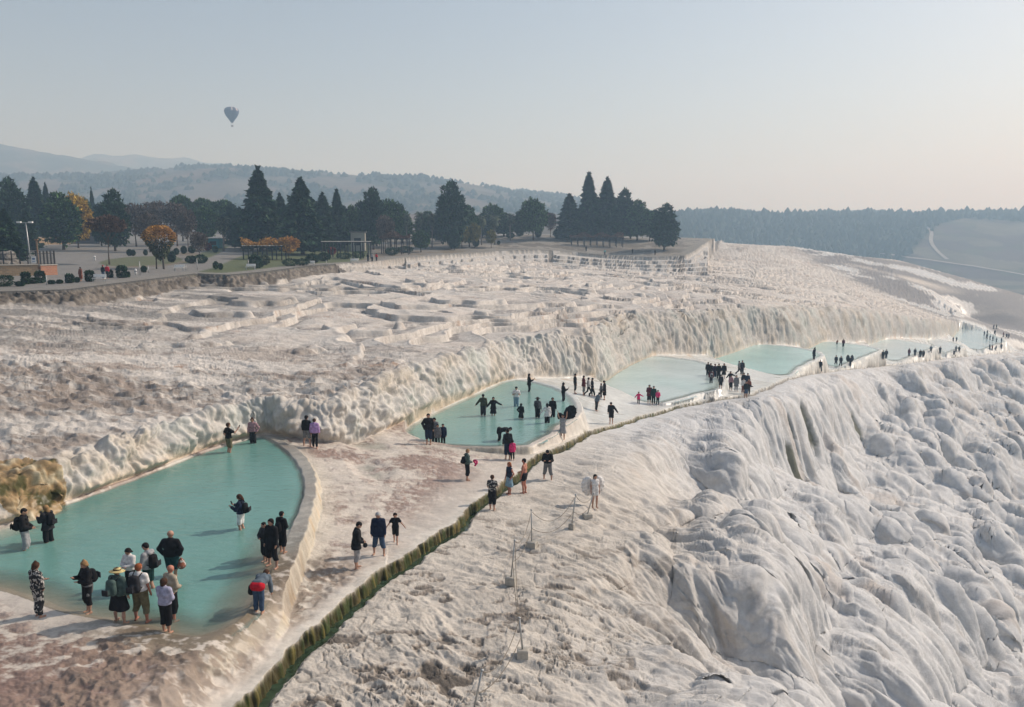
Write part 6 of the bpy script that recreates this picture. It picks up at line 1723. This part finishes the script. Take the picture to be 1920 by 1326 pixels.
P(815,829,1.72,185,'dark-haired person in grey top right behind the tall man at the shore',('grey','long'),('char','long'),('hblack','bob'),('fold','down'),group=VG,nod=25,water='P2')
P(821,831,1.30,180,'child in mottled grey coat between the tall man and the child in navy',('grey','long'),('black','tights'),('hblack','short'),('down','down'),group=VG,coat=.25,water='P2')
P(831,830,1.40,182,'child in navy hooded coat, rightmost of the family at the shore',('navy','long'),('black','tights'),('hblack','short'),('down','down'),group=VG,coat=.15,hood=True,water='P2')
P(936,826,1.70,88,'person in black bent far forward over the water',('black','long'),('black','capri'),('hblack','short'),('hang','hang'),lean=82,group=VG,water='P2',coat=.1)
P(906,779,1.78,4,'man in dark olive sweater wading with arms held off his sides',('olive','long'),('char','capri'),('hblack','short'),('out','down'),group=VG,water='P2')
P(925,779,1.58,180,'woman in black hooded dress with outstretched arms beside the man in olive',('black','long'),('black','skirt'),('hblack','long'),('far','out'),group=VG,water='P2',coat=.1)
P(968,762,1.74,178,'man in white shirt and light blue trousers looking at his phone',('white','short'),('lblue','long'),('hblack','short'),('phone','phone'),nod=28,group=VG,water='P2',b=1.1)
P(977,785,1.32,15,'long-haired girl in black dress with her hand on her hip',('black','long'),('black','skirt'),('hblack','long'),('pocket','down'),group=VG,water='P2')
P(992,734,1.72,80,'woman in black holding a phone out, at the far edge of the second pool',('black','long'),('black','long'),('hblack','bob'),('down','phone'),group=VG,water='P2',extra='mobile',coat=.1)
P(1008,783,1.70,20,'person in brimmed hat and grey jacket with a dark bag',('grey','long'),('black','capri'),('hbrown','bob'),('hold','down'),group=VG,water='P2',hat=('sun','char'),pack=(('char','dark bag on the back of the person in the brimmed hat'),.26,.36))
P(1026,793,1.60,358,'black-haired woman in long white jacket seen from behind',('white','long'),('black','capri'),('hblack','long'),('out','down'),group=VG,water='P2',coat=.12)
P(1036,782,1.64,180,'woman in black behind the one in the white jacket',('black','long'),('black','capri'),('hblack','bob'),('down','down'),group=VG,water='P2')
P(1056,752,1.68,75,'woman in black using her phone at the right edge of the second pool',('black','long'),('char','capri'),('hblack','bun'),('down','phone'),group=VG,water='P2',extra='mobile')
P(1055,824,1.66,195,'woman in white and grey dress lifting big black wings on the pool rim',('lgrey','vest'),('lgrey','skirt'),('hblack','short'),('up','up'),group=VG,wings=('black',1.35))
VG='visitors on the wet flats past the second pool'
P(1078,738,1.76,85,'man in black jacket, leftmost of the walkers past the second pool',('black','long'),('char','capri'),('hblack','short'),('down','down'),group=VG)
P(1094,741,1.74,80,'walker in maroon-black jacket and grey trousers',('maroon','long'),('grey','capri'),('hblack','short'),('hold','down'),group=VG,coat=.1)
P(1103,743,1.66,95,'walker in black and white striped top',('lgrey','long'),('black','tights'),('hblack','short'),('down','hold'),group=VG,stance='stride')
P(1110,744,1.68,85,'black-clad walker right behind the striped top',('black','long'),('black','long'),('hblack','short'),('down','down'),group=VG,stance='walk',nod=20)
P(1127,746,1.30,250,'child in grey jacket in front of the woman in long black coat',('grey','long'),('char','long'),('hbrown','short'),('hold','down'),group=VG)
P(1133,750,1.74,268,'woman in long black coat bowing to the child in grey',('black','long'),('black','skirt'),('hblack','bob'),('down','down'),nod=40,group=VG,coat=.3)
P(1118,771,1.62,60,'person in grey top and black leggings stooping on the wet flats',('slate','long'),('black','tights'),('hblack','bob'),('hold','down'),lean=26,group=VG,stance='close')
P(1146,795,1.76,200,'man in black shirt and black shorts just above the mossy channel wall',('black','long'),('black','shorts'),('hblack','short'),('out','down'),nod=30,lean=12,group=VG,stance='stand')
P(1197,758,1.14,185,'small child in red coat with arms held out',('pink','long'),('black','tights'),('hblack','short'),('far','out'),group=VG,coat=.2,stance='walk')
P(1217,757,1.72,188,'woman in dark red coat, left of three standing by the third pool',('maroon','long'),('black','capri'),('hblack','bob'),('down','hold'),group=VG,coat=.2)
P(1225,758,1.74,175,'person in dark green jacket, middle of three standing by the third pool',('dgreen','long'),('black','tights'),('hblack','short'),('down','down'),group=VG,coat=.1)
P(1233,760,1.42,180,'child in pink jacket, right of three standing by the third pool',('pink','long'),('black','tights'),('hblack','long'),('hold','hold'),group=VG)
VG='crowd between the third and fourth pools'
for a in [
 (1327,708,1.72,200,'man in black at the far left of the crowd, highest up',('black','long'),('black','long'),('hblack','short')),
 (1332,710,1.70,180,'person in black second from the left at the back of the crowd',('black','long'),('char','long'),('hblack','short')),
 (1333,723,1.66,5,'person with pale grey backpack and black leggings, left front of the crowd',('maroon','long'),('black','tights'),('hblack','short')),
 (1340,712,1.74,170,'person in dark purple jacket behind the grey backpack',(( .03,.02,.05),'long'),('navy','capri'),('hblack','short')),
 (1347,712,1.76,185,'tall black-clad person in the middle of the back row of the crowd',('black','long'),('black','long'),('hblack','short')),
 (1357,710,1.66,190,'long-haired woman in black at the right of the back row',('black','long'),('black','skirt'),('hblack','long')),
 (1351,731,1.52,10,'youth in black shorts stepping away at the front of the crowd',('char','long'),('black','shorts'),('hblack','short')),
 (1369,724,1.64,180,'woman in black with one arm held out, centre of the crowd',('black','long'),('black','tights'),('hblack','long')),
 (1370,732,1.62,182,'woman in pink-grey top and black cropped trousers, front centre of the crowd',('pinkish','long'),('black','capri'),('hblack','bob')),
 (1380,734,1.72,184,'person in long pale grey coat at the front of the crowd',('grey','long'),('lgrey','long'),('hbrown','short')),
 (1385,703,1.70,95,'person in grey striding beside the tall man behind the crowd',('grey','long'),('char','long'),('hblack','short')),
 (1391,704,1.84,180,'tall man in black standing apart behind the crowd',('black','long'),('char','long'),('hblack','short')),
 (1394,729,1.76,200,'person in black in the right knot of the crowd, left of two dark heads',('black','long'),('black','long'),('hblack','short')),
 (1401,730,1.76,170,'person in navy in the right knot of the crowd, right of two dark heads',('navy','long'),('black','long'),('hblack','short')),
 (1393,738,1.60,170,'person in white with a white bag behind the man in blue shorts',('white','long'),('rust','long'),('hblack','short')),
 (1403,740,1.66,190,'person in dusty red top behind the right arm of the man in blue shorts',('rust','long'),('char','long'),('hbrown','short'))]:
    extra={}
    if 'one arm held out' in a[4]: extra=dict(arms=('far','out'))
    elif 'striding' in a[4] or 'stepping' in a[4]: extra=dict(stance='stride')
    elif 'coat' in a[4]: extra=dict(coat=.35)
    if 'pale grey backpack' in a[4]: extra['pack']=(('lgrey','pale grey backpack at the left front of the crowd'),.26,.36)
    if 'white bag' in a[4]: extra['pack']=(('white','white bag on the person behind the man in blue shorts'),.2,.28)
    P(*a,group=VG,**extra)
P(1398,747,1.76,165,'pointing man in black top and blue shorts on the rim before the crowd',('black','long'),('jean','shorts'),('hblack','short'),('point','down'),group=VG)
VG='visitors around the far pools'
far=[(1526,675,1.74,250,'black-caped person raising an arm at the left of the fifth pool',dict(arms=('up','down'),coat=.35)),
 (1538,690,1.72,185,'dark walker on the path below the raised-arm person',dict(stance='stride')),
 (1567,686,1.70,180,'left of two people walking hand in hand in front of the fifth pool',dict(stance='walk')),
 (1576,687,1.66,180,'right of two people walking hand in hand in front of the fifth pool',dict(stance='walk')),
 (1594,688,1.66,182,'person wearing large heart-shaped black wings',dict(wings=('black',1.15))),
 (1569,648,1.2,180,'reddish figure crouching in the fifth pool under the cliff',dict(top=('rust','long'),lean=40)),
 (1581,650,1.72,180,'person standing in the fifth pool close under the cliff',dict(top=('maroon','long'),water='P5')),
 (1655,676,1.74,178,'left of a close pair at the tip of the sixth pool',dict(coat=.1)),
 (1661,677,1.76,182,'right of a close pair at the tip of the sixth pool',dict(top=('char','long'))),
 (1704,669,1.70,180,'person in dark red coat in front of the sixth pool',dict(top=('maroon','long'),coat=.2)),
 (1715,669,1.74,185,'person in black right of the dark red coat',dict()),
 (1725,671,1.70,180,'left of two stout dark figures in front of the sixth pool',dict(coat=.25,b=1.2)),
 (1731,671,1.62,180,'right of two stout dark figures in front of the sixth pool',dict(coat=.25,b=1.2)),
 (1745,662,1.60,200,'light-footed walker on the wet ledge right of the stout pair',dict(top=('slate','long'),stance='stride')),
 (1762,665,1.70,190,'dark figure with a bag alone on the ledge before the seventh pool',dict(arms=('hold','down'))),
 (1788,669,1.66,150,'dark walker lowest of three at the seventh pool',dict(stance='stride')),
 (1792,661,1.62,180,'left of two walkers at the right of the seventh pool',dict(top=('grey','long'))),
 (1798,662,1.62,180,'right of two walkers at the right of the seventh pool',dict(stance='walk')),
 (1787,641,1.3,180,'left of two small figures at the cliff foot by the eighth pool',dict()),
 (1793,641,1.3,180,'right of two small figures at the cliff foot by the eighth pool',dict())]
for i,(px,py,h_,f_,lab,kw) in enumerate(far):
    a=dict(top=('black','long'),legs=('black','long'),group=VG,lod=3); a.update(kw); P(px,py,h_,f_,lab,**a)
VG='distant visitors beyond the eighth pool'
dist=[(1845,631,'leftmost dark figure in the distant group at the small blue pool'),(1851,629,'second dark figure from the left at the small blue pool'),(1850,637,'lower left figure of the distant slanting row'),(1856,639,'second figure of the distant slanting row'),(1861,641,'third figure of the distant slanting row'),(1868,644,'fourth and rightmost figure of the distant slanting row'),(1877,645,'lone figure right of the distant slanting row'),(1855,657,'left figure of the distant trio on the last white ledge'),(1860,658,'figure in red in the distant trio on the last white ledge'),(1867,659,'right figure of the distant trio on the last white ledge'),(1877,655,'single figure right of the distant trio'),(1881,633,'reddish figure left in the farthest trio by the pale bank'),(1887,635,'middle figure of the farthest trio by the pale bank'),(1891,635,'right figure of the farthest trio by the pale bank'),(1863,618,'left of two tiny figures on the glittering rim'),(1868,618,'right of two tiny figures on the glittering rim'),(1865,629,'tiny figure wading in the small blue pool')]
for i,(px,py,lab) in enumerate(dist):
    P(px,py,1.68,rng.choice([0,90,180,270]),lab,('rust' if 'red' in lab else rng.choice(['black','char','navy']),'long'),('black','long'),group=VG,lod=3,stance=rng.choice(['stand','walk']))
VG='people on the promenade and terraces'
P(194,524,1.74,10,'visitor in black jacket and blue jeans under a red cap on the promenade',('black','long'),('jean','long'),('hblack','short'),('down','hold'),group=VG,hat=('cap','red'),lod=2)
P(196,523,1.72,180,'person in red top close behind the visitor in the red cap',('red','long'),('char','long'),('hblack','short'),group=VG,lod=3,dxy=(0,.8))
P(152,527,1.66,200,'person in a long reddish-brown dress on the promenade beside the ball shrub',('rust','long'),('rust','dress'),('hblack','long'),group=VG,lod=2,coat=.3)
P(690,491,1.74,20,'dark figure on the left of the trio strolling on the promenade',group=VG,lod=3)
P(698,491,1.70,20,'pale-topped figure in the middle of the trio strolling on the promenade',('lgrey','long'),group=VG,lod=3)
P(706,491,1.66,20,'figure in red on the right of the trio strolling on the promenade',('red','long'),group=VG,lod=3)
for px,py,c_,lab in ((1134,479,'aqua','person in pale aqua on the stepped terraces'),(1186,477,'char','dark person standing on the middle of the stepped terraces'),(1228,479,'black','dark person near the right end of the stepped terraces'),(1099,472,'black','dark person left of the one in pale aqua')):
    P(px,py,1.72,180,lab,(c_,'long'),('char','long'),group=VG,lod=3)
# white-winged figure on the slope
P(1115,952,1.68,165,'dark-haired woman in white with large feathery white wings on the slope',('white','vest'),('white','mini'),('hblack','long'),('hang','down'),group='visitors beside the channel',wings=('white',.92))
# ---------------------------------------------------------------- the air
bm = bmesh.new()
x0, x1, y0, y1, z0, z1 = -9500, 9500, -60, 5400, -140, 345
vs = [bm.verts.new((x, y, z)) for x in (x0, x1) for y in (y0, y1) for z in (z0, z1)]
for f in ((0,1,3,2),(4,6,7,5),(0,4,5,1),(2,3,7,6),(0,2,6,4),(1,5,7,3)): bm.faces.new([vs[i] for i in f])
bmesh.ops.recalc_face_normals(bm, faces=bm.faces)
me = bpy.data.meshes.new('haze'); bm.to_mesh(me); bm.free()
hz = bpy.data.objects.new('haze', me); col.objects.link(hz)
mh = bpy.data.materials.new("haze"); mh.use_nodes = True; nt = mh.node_tree; nt.nodes.clear()
out = nt.nodes.new('ShaderNodeOutputMaterial'); pv = nt.nodes.new('ShaderNodeVolumePrincipled')
pv.inputs['Color'].default_value = (0.50, 0.74, 1.0, 1); pv.inputs['Density'].default_value = 0.00068
pv.inputs['Absorption Color'].default_value = (1, 1, 1, 1)
pv.inputs['Anisotropy'].default_value = 0.2
nt.links.new(pv.outputs[0], out.inputs['Volume'])
me.materials.append(mh); hz['kind'] = 'stuff'; hz['label'] = 'pale blue haze in the air over the whole valley'; hz['category'] = 'haze'
